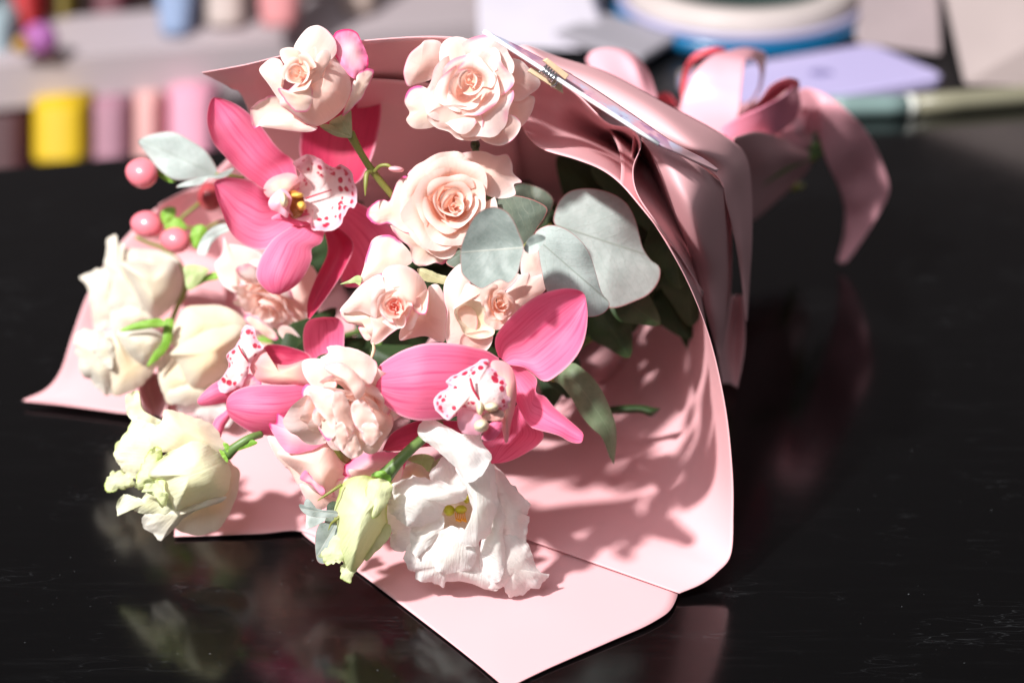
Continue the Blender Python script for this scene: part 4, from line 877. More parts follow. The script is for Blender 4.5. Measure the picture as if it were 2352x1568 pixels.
blob(l, J1, [(1070, 555), (1110, 460), (1170, 400), (1270, 470), (1310, 570), (1300, 660), (1190, 640)], d, -6, M['pure'], 3, T(0, -1), base=b, jag=4)
blob(l, J1, [(1110, 830), (1180, 700), (1300, 650), (1400, 700), (1420, 860), (1330, 960), (1200, 950)], d, -16, M['ivory'], -5, T(0, 0), base=b, name='throat')
for q, rr_ in (((1205, 785), (42, 40)), ((1290, 778), (44, 32)), ((1330, 700), (24, 36))):
    ell(l, J1, q, rr_[0], rr_[1], 4, d, -9, M['fresh'] if 0 else M['pistil'] if 'pistil' in M else M.setdefault('pistil', plain('pistil_yellow_green', (.50, .50, .03), .4)), 'stigma')
for k in range(6):
    a = (1250+k*13, 800); stemp(l, J1, [(a[0], 800, -8), (a[0]+4, 835, -6), (a[0]+10, 855+(k % 3)*5, -4)], d, [.3, .3, .6], M.setdefault('orange', plain('stamen_orange', (.75, .30, .02), .5)), 'stamen')
blob(l, J1, [(1090, 1040), (1140, 940), (1230, 895), (1340, 960), (1395, 1090), (1370, 1190), (1260, 1222), (1170, 1232), (1090, 1170)], d, 0, M['pure'], 6, T(0, 1), base=b, jag=5, ruf=2)
blob(l, J1, [(1500, 600), (1560, 700), (1605, 820), (1590, 930), (1610, 1100), (1570, 1280), (1480, 1260), (1440, 1100), (1480, 900)], d, -2, M['pure'], 5, T(0, 0), base=b, jag=4, ruf=2)
blob(l, J1, [(925, 930), (1000, 870), (1110, 800), (1170, 850), (1160, 930), (1080, 1020), (1000, 1100), (950, 1100)], d, 0, M['pure'], 4, T(1, 0), base=b, jag=7, ruf=2.4)
blob(l, J1, [(740, 680), (790, 610), (860, 575), (960, 540), (1100, 570), (1210, 595), (1335, 620), (1325, 690), (1260, 735), (1180, 745), (1145, 820), (1030, 890), (920, 905), (850, 850), (780, 790)], d, 3, M['pure'], 9, T(0, -1), base=b, jag=7, ruf=2.4)
blob(l, J1, [(1255, 470), (1400, 390), (1500, 430), (1545, 600), (1548, 760), (1512, 900), (1500, 958), (1440, 990), (1385, 1037), (1278, 1012), (1325, 930), (1362, 800), (1338, 650), (1290, 560)], d, 10, M['pure'], 6, T(-1, 1), base=(1400, 400), jag=6, ruf=2, fold=-4)
blob(l, J1, [(983, 185), (1010, 150), (1050, 122), (1120, 150), (1200, 190), (1300, 240), (1422, 224), (1445, 300), (1512, 400), (1495, 445), (1430, 540), (1330, 590), (1260, 490), (1180, 410), (1100, 337), (1030, 292), (984, 242)], d, 17, M['pure'], 6, T(1, -1), base=(1400, 560), jag=3, ruf=1.5, fold=-4)
w, d = flower('lisianthus', J1, (580, 820), 3.9, 'closed lime green lisianthus bud hanging from a bright green stem', 'lisianthus', GW)
b = (730, 560)
blob(w, J1, [(740, 880), (790, 900), (780, 980), (700, 1062), (610, 1150), (600, 1060), (680, 960)], d, 0, M['lime'], 3, T(0, 0), base=b, jag=3)
blob(w, J1, [(430, 1252), (455, 1150), (520, 1120), (560, 1180), (525, 1240), (505, 1290), (472, 1302), (442, 1275)], d, 0, M['lime'], 3, base=b, jag=6)
blob(w, J1, [(280, 1097), (340, 1040), (400, 960), (480, 1020), (520, 1100), (465, 1142), (400, 1167), (330, 1172), (300, 1132)], d, 2, M['lime'], 4, T(0, 0), base=b, jag=8, ruf=2)
blob(w, J1, [(445, 590), (540, 540), (640, 538), (720, 555), (825, 600), (805, 660), (765, 760), (765, 880), (725, 960), (660, 1060), (570, 1180), (500, 1240), (440, 1130), (400, 1000), (388, 850), (385, 780), (415, 680)], d, -2, M['lime'], 20, T(0, 0), base=b, pw=2.6, jag=2, fold=-3)
blob(w, J1, [(640, 570), (720, 560), (800, 610), (780, 700), (720, 800), (660, 850), (620, 760), (610, 660)], d, 14, M['lime'], 6, base=b, jag=3)
stemp(w, J1, [(740, 550, 10), (830, 450, 11), (930, 350, 9), (1020, 270, 5), (1160, 130, -8)], d, [4.6, 3.2, 2.9, 2.7, 2.5], M['stem'])
blob(w, J1, [(650, 535), (690, 505), (750, 505), (790, 540), (785, 580), (740, 560), (690, 550)], d, 13, M['fresh'], 3, base=(750, 520), name='sepal')
for P_ in ([(440, 600, 4), (380, 640, 5), (320, 680, 5), (268, 716, 4)], [(440, 820, 4), (400, 850, 4), (365, 880, 3), (345, 925, 3)]):
    stemp(w, J1, P_, d, [.9, .8, .6, .2], M['stem_olive'], 'sepal')
# ================================================================= orchids
def yolks(o_, tr, d, lst):
    for (x, y, rx, ry, off, m) in lst: ell(o_, tr, (x, y), rx, ry, 4, d, off, M[m], 'callus')
o_, d = flower('orchid', K3, (800, 1280), 12.6, 'upper pink orchid facing right with a spotted white lip, left of the open roses', 'orchid', GO)
leafp(o_, K3, [(1010, 1180), (900, 1100), (840, 980), (840, 850), (880, 720), (960, 600), (1060, 500), (1200, 430)], [(1180, 1200), (1270, 1140), (1340, 1000), (1390, 820), (1412, 660), (1395, 530), (1330, 440), (1200, 430)], d, [-14, -20, -24, -20], M['orchid_shaded'], -8, 'sepal')
leafp(o_, ID, [(745, 470), (790, 455), (850, 480), (900, 520), (925, 565), (905, 600), (880, 630), (850, 648)], [(755, 520), (770, 560), (775, 620), (790, 655), (810, 660), (825, 658), (840, 654), (850, 648)], d, [-12, -16, -16, -10], M['orchid'], -6, 'sepal')
leafp(o_, ID, [(745, 530), (752, 580), (725, 640), (707, 690), (706, 732)], [(775, 520), (812, 560), (790, 620), (752, 680), (712, 732)], d, [-6, -6, -4, 0], M['orchid_shaded'], -7, 'sepal')
leafp(o_, K3, [(600, 1225), (500, 1160), (400, 1080), (310, 980), (240, 900), (200, 800), (188, 720), (198, 640), (215, 590), (235, 570)], [(820, 1120), (790, 1010), (720, 955), (660, 895), (620, 840), (560, 760), (490, 690), (400, 622), (300, 580), (235, 570)], d, [-8, -2, 2, -2], M['orchid'], -7, rim=2)
leafp(o_, K5, [(1290, 380), (1150, 390), (1080, 345), (1000, 325), (930, 324), (885, 334), (862, 352)], [(1340, 560), (1290, 630), (1200, 700), (1130, 727), (1050, 710), (980, 660), (940, 600), (905, 510), (875, 430), (862, 352)], d, [-6, 2, 4, 2], M['orchid'], -8, rim=2)
leafp(o_, K5, [(1400, 540), (1290, 600), (1200, 660), (1140, 740), (1105, 820), (1100, 880), (1130, 930), (1180, 970), (1225, 978)], [(1510, 560), (1480, 640), (1462, 690), (1410, 722), (1410, 780), (1382, 850), (1340, 910), (1280, 955), (1225, 978)], d, [-6, 4, 8, 8], M['orchid'], 5)
blob(o_, K3, [(585, 1225), (600, 1170), (655, 1125), (760, 1098), (830, 1130), (830, 1200), (760, 1250), (700, 1280), (620, 1270)], d, 3, M['column_cream'], 5, base=(800, 1250), name='lip_lobe')
blob(o_, K3, [(640, 1420), (740, 1440), (830, 1470), (920, 1450), (900, 1380), (800, 1380), (700, 1380)], d, 2, M['orchid'], 3, base=(800, 1400), name='lip_lobe')
blob(o_, K3, [(788, 1035), (815, 1000), (880, 968), (940, 980), (1000, 1020), (1080, 1062), (1120, 1035), (1170, 1060), (1210, 1110), (1228, 1180), (1242, 1270), (1222, 1342), (1185, 1342), (1150, 1400), (1120, 1470), (1060, 1507), (990, 1502), (920, 1492), (912, 1455), (840, 1430), (780, 1400), (740, 1330), (745, 1230), (810, 1160), (840, 1090)], d, 4, M['lip'], -6, T(.5, 0), c=(960, 1250), base=(780, 1300), name='lip', jag=4, ruf=2.5, curl=3)
stemp(o_, K3, [(880, 1278, 1), (960, 1250, 1.5), (1060, 1218, 3)], d, [.5, .5, .3], M['red_line'], 'lip_stripe')
blob(o_, K3, [(760, 1240), (800, 1220), (850, 1250), (870, 1300), (860, 1380), (810, 1420), (770, 1400), (760, 1320)], d, 4, M['brown'], -2, base=(760, 1320), name='throat')
yolks(o_, K3, d, [(822, 1255, 45, 20, 6, 'yolk'), (850, 1330, 34, 34, 6, 'yolk')])
blob(o_, K3, [(618, 1312), (640, 1262), (700, 1212), (745, 1222), (782, 1282), (765, 1350), (750, 1412), (690, 1375), (640, 1355)], d, 8, M['column'], 6, base=(760, 1320), name='column')
ell(o_, K3, (726, 1290), 30, 56, 6, d, 13, M['cream_cap'], 'anther_cap', rot=.15)
o_, d = flower('orchid', K7, (950, 900), 8.4, 'lower right pink orchid, largest of the three, with a spotted frilled lip', 'orchid', GO)
leafp(o_, K7, [(800, 1050), (640, 1045), (520, 1045), (420, 1080), (340, 1130), (300, 1190), (278, 1242)], [(900, 1150), (760, 1190), (650, 1210), (540, 1222), (440, 1240), (350, 1248), (278, 1242)], d, [-16, -14, -10, -6], M['orchid_shaded'], -4, 'sepal')
leafp(o_, K7, [(1120, 1000), (1040, 1060), (970, 1130), (930, 1200), (950, 1270), (990, 1330)], [(1180, 900), (1240, 1010), (1330, 1130), (1300, 1200), (1200, 1270), (1090, 1318), (990, 1330)], d, [-14, -12, -8, -4], M['orchid'], -7, 'sepal')
leafp(o_, K7, [(1115, 690), (1180, 690), (1240, 728), (1287, 780), (1280, 862), (1340, 890), (1400, 960), (1480, 1030), (1550, 1090), (1588, 1130), (1588, 1160)], [(1130, 800), (1150, 920), (1190, 1010), (1240, 1085), (1300, 1110), (1380, 1130), (1440, 1150), (1490, 1180), (1540, 1196), (1578, 1190), (1588, 1160)], d, [-6, 0, 4, 8, 10], M['orchid'], -6, 'sepal', tw=(-3, 5))
leafp(o_, K7, [(1035, 630), (1015, 570), (1015, 512), (1040, 460), (1100, 388), (1180, 310), (1260, 250), (1340, 212), (1440, 188), (1530, 188), (1590, 213), (1606, 250)], [(1110, 685), (1200, 700), (1260, 740), (1310, 782), (1357, 790), (1420, 752), (1490, 692), (1550, 620), (1590, 540), (1612, 440), (1617, 340), (1606, 250)], d, [-4, 4, 10, 10, 6], M['orchid'], -8, rim=2)
leafp(o_, K7, [(1040, 640), (960, 592), (870, 570), (780, 550), (660, 540), (540, 548), (420, 585), (320, 640), (245, 700), (205, 770), (193, 815)], [(1000, 900), (900, 960), (800, 1005), (700, 1035), (600, 1046), (500, 1046), (400, 1018), (310, 960), (240, 885), (205, 845), (193, 815)], d, [-6, 2, 6, 4, 0], M['orchid'], 5, rim=0)
blob(o_, K7, [(985, 672), (1050, 655), (1110, 688), (1145, 760), (1155, 860), (1145, 960), (1115, 1080), (1100, 1175), (1080, 1192), (1062, 1120), (1030, 950), (1000, 800)], d, 11, M['column_cream'], 5, base=(1040, 650), name='column')
blob(o_, K7, [(780, 960), (840, 930), (920, 960), (960, 1040), (930, 1130), (860, 1140), (790, 1120), (765, 1050)], d, 12, M['column'], 5, base=(900, 1000), name='lip_lobe')
blob(o_, K7, [(690, 792), (720, 768), (780, 730), (860, 690), (905, 660), (940, 645), (976, 658), (980, 690), (1030, 720), (1082, 770), (1108, 830), (1117, 900), (1106, 952), (1060, 990), (980, 1000), (900, 980), (820, 970), (780, 980), (745, 1020), (705, 1047), (660, 1012), (625, 972), (613, 920), (640, 872), (712, 828)], d, 16, M['lip'], 4, T(0, -1), c=(870, 860), base=(940, 1000), name='lip', jag=4, ruf=2.5, curl=-2)
stemp(o_, K7, [(850, 770, 20), (870, 840, 20.6), (910, 912, 20)], d, [.6, .7, .5], M['red_line'], 'lip_stripe')
blob(o_, K7, [(925, 1020), (980, 985), (1040, 975), (1075, 1000), (1060, 1040), (1000, 1050), (940, 1040)], d, 18, M['striated'] if 'striated' in M else M.setdefault('striated', plain('striated_throat', (.62, .30, .26), .5, var=.6, vs=900)), 2, base=(1000, 960), name='throat')
yolks(o_, K7, d, [(915, 965, 24, 48, 19, 'cream_cap'), (990, 960, 50, 30, 19, 'cream_cap')])
blob(o_, K7, [(925, 1165), (960, 1090), (1010, 1045), (1055, 1055), (1060, 1090), (1035, 1140), (985, 1178)], d, 17, M['orchid'], 5, base=(1060, 1060), name='column')
ell(o_, K7, (925, 1082), 50, 42, 7, d, 22, M['cream_cap'], 'anther_cap', rot=.2)
o_, d = flower('orchid', K6, (400, 800), 6.6, 'smaller pink orchid seen from the side between the ivory rose and ruffled blush rose', 'orchid', GO)
leafp(o_, K6, [(240, 820), (160, 770), (80, 800), (20, 850), (-12, 890), (-14, 912)], [(230, 880), (180, 900), (120, 915), (60, 925), (10, 928), (-14, 912)], d, [-8, -8, -6, -6], M['orchid'], 3, 'sepal')
leafp(o_, K6, [(170, 930), (135, 960), (85, 1000), (60, 1060), (48, 1110), (90, 1150)], [(180, 980), (165, 1000), (135, 1050), (118, 1100), (105, 1130), (90, 1150)], d, [-6, -5, -3, -2], M['orchid'], 2, 'sepal')
leafp(o_, K6, [(640, 680), (590, 640), (577, 560), (583, 490), (615, 445), (690, 430)], [(760, 660), (800, 620), (808, 550), (806, 480), (770, 437), (690, 430)], d, [-8, -6, -2, 0], M['orchid'], -5, 'sepal')
blob(o_, K6, [(352, 625), (370, 590), (440, 585), (530, 606), (610, 640), (620, 690), (500, 715), (420, 700), (370, 665)], d, -6, M['orchid_shaded'], -4, base=(600, 660), name='petal')
blob(o_, K6, [(270, 692), (283, 660), (345, 588), (352, 620), (375, 662), (430, 692), (500, 697), (620, 665), (640, 740), (620, 812), (480, 815), (380, 804), (312, 776)], d, -2, M['column_cream'], 8, base=(620, 740), c=(450, 750), name='petal')
leafp(o_, K6, [(650, 806), (560, 806), (480, 810), (380, 808), (280, 815), (200, 842), (155, 882), (145, 930)], [(660, 950), (620, 1010), (520, 1062), (440, 1092), (360, 1092), (280, 1072), (200, 1022), (160, 980), (145, 930)], d, [-6, 2, 5, 3], M['orchid_shaded2'] if 0 else M['orchid'], 8)
blob(o_, K6, [(222, 802), (250, 770), (282, 748), (345, 800), (300, 826), (250, 828)], d, -2, M['rose_pink'], 2, base=(340, 800), name='lip_lobe')
blob(o_, K6, [(148, 642), (195, 600), (222, 550), (235, 500), (262, 474), (300, 488), (312, 530), (342, 580), (352, 612), (305, 660), (278, 705), (262, 760), (235, 812), (200, 832), (150, 852), (110, 842), (98, 800), (130, 760), (160, 700)], d, 0, M['lip'], 4, T(1, 0), c=(215, 690), base=(300, 720), name='lip', jag=4, ruf=2)
stemp(o_, K6, [(215, 590, 4), (235, 630, 5), (270, 680, 4)], d, [.4, .5, .4], M['red_line'], 'lip_stripe')
# ================================================================= leaves
def leafthing(kind, tr, pts, z, mat, label, cat, base, o=0, bulge=3, tilt=(0, 0), group=None, stem=None, c=None, fold=2):
    cx = sum(p[0] for p in pts)/len(pts); cy = sum(p[1] for p in pts)/len(pts)
    t, d = flower(kind, tr, (cx, cy), z, label, cat, group)
    ob = blob(t, tr, pts, d, o, M[mat], bulge, tilt, base=base, name='leaf_blade', c=c, fold=fold)
    if stem: stemp(t, tr, stem, d, 1.1, M['stem_olive'])
    return t
leafthing('eucalyptus_leaf', K4, [(1035, 985), (1060, 930), (1110, 887), (1190, 870), (1280, 880), (1360, 910), (1420, 960), (1460, 1040), (1480, 1120), (1500, 1190), (1540, 1250), (1587, 1290), (1582, 1360), (1530, 1430), (1450, 1470), (1360, 1502), (1300, 1490), (1250, 1400), (1130, 1200), (1030, 1060)], 11.0, 'euc', 'largest pale eucalyptus leaf nearest the right paper wall', 'leaf', (1000, 1050), bulge=4, tilt=T(-.6, .6), group=GE, stem=[(1010, 1060, -2), (980, 1090, -6), (950, 1150, -14)])
leafthing('eucalyptus_leaf', K4, [(925, 1110), (980, 1070), (1040, 1068), (1110, 1098), (1180, 1160), (1222, 1230), (1250, 1320), (1280, 1420), (1322, 1482), (1290, 1532), (1212, 1552), (1100, 1520), (1000, 1440), (960, 1300), (940, 1180)], 12.2, 'euc', 'pale eucalyptus leaf carrying a small leaf shadow, behind the big petal', 'leaf', (930, 1130), bulge=3, tilt=T(-.5, .4), group=GE, stem=[(935, 1120, 0), (900, 1150, -2), (870, 1180, -3)])
leafthing('eucalyptus_leaf', K4, [(815, 860), (870, 845), (960, 873), (1012, 912), (1022, 955), (990, 1020), (950, 1070), (900, 1000), (830, 920)], 11.6, 'euc_shaded', 'shaded green eucalyptus leaf right of the middle rose', 'leaf', (960, 1060), group=GE)
leafthing('eucalyptus_leaf', K4, [(455, 1262), (500, 1220), (535, 1130), (560, 1040), (620, 960), (700, 925), (800, 908), (900, 925), (987, 970), (980, 1020), (940, 1080), (900, 1150), (865, 1185), (700, 1200), (600, 1290), (500, 1292)], 12.6, 'euc_shaded', 'shaded eucalyptus leaf arching just behind the front leaf', 'leaf', (870, 1180), bulge=4, tilt=T(0, -1.2), group=GE)
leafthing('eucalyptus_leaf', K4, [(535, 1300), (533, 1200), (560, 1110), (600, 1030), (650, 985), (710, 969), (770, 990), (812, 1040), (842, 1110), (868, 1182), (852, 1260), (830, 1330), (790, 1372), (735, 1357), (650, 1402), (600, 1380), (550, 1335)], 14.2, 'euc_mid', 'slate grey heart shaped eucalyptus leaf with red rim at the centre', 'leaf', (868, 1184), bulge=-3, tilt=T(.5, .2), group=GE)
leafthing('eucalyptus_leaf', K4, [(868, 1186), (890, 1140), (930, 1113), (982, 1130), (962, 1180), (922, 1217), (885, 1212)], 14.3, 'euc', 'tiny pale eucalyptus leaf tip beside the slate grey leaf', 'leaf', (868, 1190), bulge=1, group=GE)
leafthing('eucalyptus_leaf', K4, [(1110, 790), (1230, 735), (1380, 800), (1480, 940), (1470, 1040), (1350, 1000), (1180, 920)], 7.5, 'euc_shaded', 'shadowed eucalyptus leaf deep inside under the rolled paper rim', 'leaf', (1110, 900), group=GE)
leafthing('eucalyptus_leaf', K4, [(830, 700), (880, 640), (980, 660), (1010, 740), (930, 800), (850, 790)], 9.0, 'euc_shaded', 'dim green leaf below the top open rose', 'leaf', (850, 800), group=GE)
leafthing('eucalyptus_leaf', K5, [(438, 118), (480, 90), (560, 70), (640, 68), (720, 108), (800, 160), (850, 220), (882, 290), (860, 320), (790, 325), (700, 336), (630, 330), (560, 282), (500, 212), (460, 160)], 12.2, 'euc', 'grey green eucalyptus leaf sticking out at the upper left above the berries', 'leaf', (880, 310), bulge=3, group=GE, stem=[(870, 305, 0), (940, 310, -2), (1030, 325, -8)])
leafthing('eucalyptus_leaf', K5, [(650, 376), (700, 345), (800, 320), (880, 308), (930, 285), (972, 268), (960, 298), (900, 327), (830, 330), (790, 362), (700, 374)], 12.0, 'euc', 'narrow curled eucalyptus leaf under the upper left leaf', 'leaf', (880, 315), bulge=1.5, group=GE)
leafthing('eucalyptus_leaf', K5, [(768, 742), (780, 690), (820, 630), (880, 588), (945, 583), (950, 620), (890, 652), (850, 692), (820, 752), (790, 758)], 9.4, 'euc', 'small curled eucalyptus leaf right of the green berry sepals', 'leaf', (945, 600), bulge=1.5, group=GE, c=(850, 650))
leafthing('eucalyptus_leaf', J1, [(250, 1000), (270, 900), (310, 870), (410, 880), (430, 980), (360, 1080), (330, 1160), (265, 1142)], 3.0, 'euc_mid', 'slate eucalyptus leaf hanging below the others, left of the lime bud', 'leaf', (400, 880), bulge=2, group=GE)
leafthing('eucalyptus_leaf', J1, [(135, 740), (220, 758), (300, 780), (400, 788), (400, 832), (250, 832), (165, 800)], 4.2, 'euc_mid', 'narrow dark eucalyptus leaf with red edge, left of the lime bud', 'leaf', (400, 810), bulge=1.5, group=GE)
leafthing('eucalyptus_leaf', J1, [(170, 740), (200, 700), (270, 780), (340, 830), (300, 872), (190, 917), (186, 820)], 3.4, 'euc', 'pale broad eucalyptus leaf behind the narrow dark one', 'leaf', (330, 830), bulge=1.5, group=GE)
leafthing('eucalyptus_leaf', J1, [(340, 740), (400, 720), (440, 800), (400, 900), (320, 900), (330, 820)], 3.6, 'euc_shaded', 'dark eucalyptus leaf directly behind the lime bud', 'leaf', (420, 800), bulge=1.5, group=GE)
t, d = flower('green_leaf', K7, (1600, 900), 5.5, 'slender pointed green leaf right of the lower orchid', 'leaf')
leafp(t, K7, [(1390, 770), (1420, 740), (1470, 690), (1530, 672), (1600, 720), (1660, 775), (1710, 850), (1750, 930), (1785, 1020), (1805, 1100), (1806, 1200), (1790, 1336)], [(1400, 790), (1440, 815), (1480, 860), (1520, 915), (1560, 990), (1600, 1045), (1650, 1100), (1705, 1150), (1735, 1210), (1755, 1270), (1775, 1310), (1790, 1336)], d, [0, 6, 8, 6, 0], M['leaf'], 3, 'leaf_blade')
stemp(t, K7, [(1400, 780, 0), (1300, 760, -10), (1200, 740, -20)], d, 1.4, M['stem_olive'])
t, d = flower('green_leaf', K7, (1920, 980), 2.6, 'small curled dark green leaf over the bright right paper', 'leaf')
leafp(t, K7, [(1730, 960), (1820, 950), (1900, 945), (1990, 948), (2050, 962), (2096, 968)], [(1740, 1000), (1820, 1005), (1900, 1000), (1970, 1000), (2040, 1022), (2096, 968)], d, [0, 4, 6, 8], M['leaf_dark'], 4, 'leaf_blade')
stemp(t, K7, [(1760, 980, 0), (1650, 950, -6), (1560, 900, -14), (1400, 830, -26)], d, 1.2, M['stem_olive'])
# ================================================================= berries
GB = 'pink berries at the left of the bouquet'
def berry(x, y, rx, ry, z, rot, mat, label):
    t, d = flower('berry', ID, (x, y), z, label, 'berry', GB)
    ell(t, ID, (x, y), rx, ry, rx*d/F*1000*.95, d, 0, M[mat], 'fruit', rot, 28, .025, .10); return t, d
t, d = berry(325, 398, 35, 38, 11.6, 1.2, 'berry', 'shiny pink berry alone at the upper left, below the grey green leaf')
for q in ([(530, 270), (560, 262), (620, 310), (650, 345), (600, 345), (550, 310)],): blob(t, K5, q, d, -4, M['fresh'], 1, base=(640, 340), name='sepal')
t, d = berry(337, 516, 32, 38, 9.0, 1.35, 'berry', 'shiny pink berry, middle one of the left three, touching green sepals')
for q in ([(562, 525), (595, 490), (645, 492), (642, 540), (600, 592), (575, 572)], [(585, 592), (640, 545), (690, 568), (706, 612), (660, 632), (612, 628)]): blob(t, K5, q, d, 2, M['fresh'], 3, base=(590, 590), name='sepal')
t, d = berry(402, 552, 30, 36, 8.6, 1.4, 'berry', 'shiny pink berry, lowest of the four, just above the white rose')
blob(t, K5, [(730, 640), (755, 595), (800, 588), (828, 630), (805, 680), (772, 722), (738, 700)], d, 0, M['fresh'], 5, base=(730, 650), name='sepal')
t, d = berry(482, 452, 30, 34, 9.2, .2, 'berry_shade', 'pink berry in painted shade, half behind the left orchid petal')
stemp(t, K5, [(800, 450, -4), (740, 500, -6), (690, 540, -6), (640, 600, -4)], d, 1.2, M['stem_olive'])
stemp(t, K5, [(700, 600, -6), (800, 610, -8), (900, 570, -10), (1000, 560, -20)], d, 1.2, M['stem_olive'])
# ================================================================= inner stems, greenery and leaves added as light blockers
t = thing('stem_bundle', Z(1150, 700, 1), 'green flower stems running back inside the paper to the bow', 'stems')
tie = Z(1800, 350, 7.5)
for k, (x, y, z) in enumerate([(1000, 560, 6), (860, 700, 5), (1130, 780, 5), (940, 830, 4.5), (1180, 900, 4), (760, 560, 6.5), (1160, 600, 6), (700, 800, 4), (900, 480, 7)]):
    a = Z(x, y, z); m_ = a.lerp(tie, .55)+Vector((0, 0, -.012))
    tube('stem', [a, m_, tie+Vector(((k % 4-1.5)*.005, 0, (k % 3-1)*.005)), tie+Vector(((k % 4-1.5)*.012+.03, .05, (k % 3-1)*.007-.01))], [.0014, .0016, .0016, .0016], M['stem'], t, 18, 8)
for k, q in enumerate([[(860, 640), (940, 590), (1040, 560), (1130, 550), (1100, 610), (1000, 660), (900, 680)], [(310, 555), (360, 535), (480, 550), (560, 540), (560, 575), (430, 585), (340, 575)]]):
    blob(t, K6, q, dep(560, 6), 0, M['fresh'], 4, base=q[0], name='leaf')
rnd = random.Random(5)  # scattered dark leaves, added to stop light leaking between the blooms
ng = 0
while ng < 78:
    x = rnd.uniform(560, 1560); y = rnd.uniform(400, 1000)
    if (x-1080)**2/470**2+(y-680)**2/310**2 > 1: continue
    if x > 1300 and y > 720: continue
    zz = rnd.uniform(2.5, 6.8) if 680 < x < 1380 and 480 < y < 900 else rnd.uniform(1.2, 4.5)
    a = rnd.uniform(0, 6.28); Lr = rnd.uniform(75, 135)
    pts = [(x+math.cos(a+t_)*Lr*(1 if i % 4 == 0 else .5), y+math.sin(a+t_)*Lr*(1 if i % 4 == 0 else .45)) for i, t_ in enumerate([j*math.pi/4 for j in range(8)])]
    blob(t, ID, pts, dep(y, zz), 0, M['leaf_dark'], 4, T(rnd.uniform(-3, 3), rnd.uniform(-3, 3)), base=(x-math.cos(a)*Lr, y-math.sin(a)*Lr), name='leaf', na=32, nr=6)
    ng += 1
for (x, y, zz, a, Lr) in [(1500, 470, 10.5, 1.2, 100), (1545, 560, 9.5, 1.4, 105), (1580, 650, 7.5, 1.5, 100), (1440, 420, 10.5, .4, 90), (1530, 690, 5.5, 1.0, 105), (1480, 620, 7, 2.2, 100),  # more added leaves, placed to block light streaks on the right wall
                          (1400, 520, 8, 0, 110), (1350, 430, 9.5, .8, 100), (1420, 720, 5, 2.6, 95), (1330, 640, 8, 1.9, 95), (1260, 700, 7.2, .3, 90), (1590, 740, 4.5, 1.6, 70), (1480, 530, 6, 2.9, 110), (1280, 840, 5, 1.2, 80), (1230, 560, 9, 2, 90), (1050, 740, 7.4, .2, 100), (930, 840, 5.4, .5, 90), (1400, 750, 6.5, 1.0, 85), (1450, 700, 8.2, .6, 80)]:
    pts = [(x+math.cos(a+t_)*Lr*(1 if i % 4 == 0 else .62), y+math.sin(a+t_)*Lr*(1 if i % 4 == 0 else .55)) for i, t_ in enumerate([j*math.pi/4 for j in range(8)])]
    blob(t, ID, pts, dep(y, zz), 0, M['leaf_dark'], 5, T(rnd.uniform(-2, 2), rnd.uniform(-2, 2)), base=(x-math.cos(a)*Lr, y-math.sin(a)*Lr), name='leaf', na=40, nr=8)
# ================================================================= card and clip
cd = thing('greeting_card', Z(1380, 240, 17), 'thin white greeting card with blurred pink and purple print, clipped to the paper', 'card')
m, nt, out = newmat('card_print')
n1 = nz(nt, 55, 4, .6, sc=(1, .7, 1)); n2 = nz(nt, 120, 4)
c = mixc(nt, sstep(nt, n1, .45, .55), (.62, .64, .84), (.82, .45, .55)); c = mixc(nt, math_n(nt, 'MULTIPLY', sstep(nt, n2, .53, .62), .7), c, (.32, .14, .34))
n3 = sstep(nt, nz(nt, 25, 2), .5, .62); c = mixc(nt, n3, c, (.80, .48, .52)); finish(nt, out, c, .35, 0, None, None, .5)
M['card_face'] = m; M['card_edge'] = plain('card_white', (.86, .88, .93), .3, var=.03)
kA, kB = Z(*J2(28, 58), 20.8), Z(*J2(1402, 944), 17.2)
patch('card_sheet', rowsZ(J2, [
    [(26, 58, 20.7), (50, 64, 20.6)], [(350, 264, 19.7), (410, 238, 19.6)], [(700, 490, 18.6), (800, 455, 18.4)],
    [(1050, 715, 17.9), (1160, 692, 17.6)], [(1402, 944, 17.1), (1500, 925, 16.9)], [(1640, 1060, 16.2), (1740, 1055, 15.9)], [(1860, 1156, 15.3), (1868, 1148, 15.2)]]), M['card_face'], cd, 8, 60, .0009)
tube('folded_edge', [kA, kA.lerp(kB, .5), kB], .0008, M['card_edge'], cd, 8, 8)
cl = thing('mini_peg', Z(1262, 165, 18.8), 'miniature wooden peg with a metal spring holding the card', 'clothes peg')
wood = plain('peg_wood', (.66, .47, .30), .5, bmp=.3, bs=400, var=.15, vs=200)
steel = plain('spring_steel', (.75, .75, .78), .22, metal=1, var=.05)
dcl = dep(165, 19.2)-.004
def bar(name, tr, pts4, d0, dz, th, mat, par):
    a = [D(*tr(*p), d0+q) for p, q in zip(pts4, dz)]
    nb = (a[1]-a[0]).cross(a[3]-a[0]).normalized()
    if nb.dot(FW) < 0: nb = -nb
    V = a+[p+nb*th for p in a]
    o = mesh_obj(name, V, [(3, 2, 1, 0), (4, 5, 6, 7), (0, 1, 5, 4), (1, 2, 6, 5), (2, 3, 7, 6), (3, 0, 4, 7)], mat, par, flat=True)
    mo = o.modifiers.new('b', 'BEVEL'); mo.width = .0003; mo.segments = 2
    return o
bar('peg_half', J2, [(372, 370), (400, 340), (640, 440), (655, 548)], dcl, (0, 0, .001, .001), .0022, wood, cl)
bar('peg_half', J2, [(495, 290), (530, 268), (700, 400), (670, 440)], dcl, (-.002, -.002, 0, 0), .004, wood, cl)
sc_ = [J2(490, 345), J2(585, 425)]
P_ = []
for k in range(61):
    t = k/60; a = t*2*math.pi*5
    x = sc_[0][0]+(sc_[1][0]-sc_[0][0])*t; y = sc_[0][1]+(sc_[1][1]-sc_[0][1])*t
    P_.append(D(x-math.cos(a)*7, y+math.cos(a)*8, dcl-.0045+math.sin(a)*.0018))
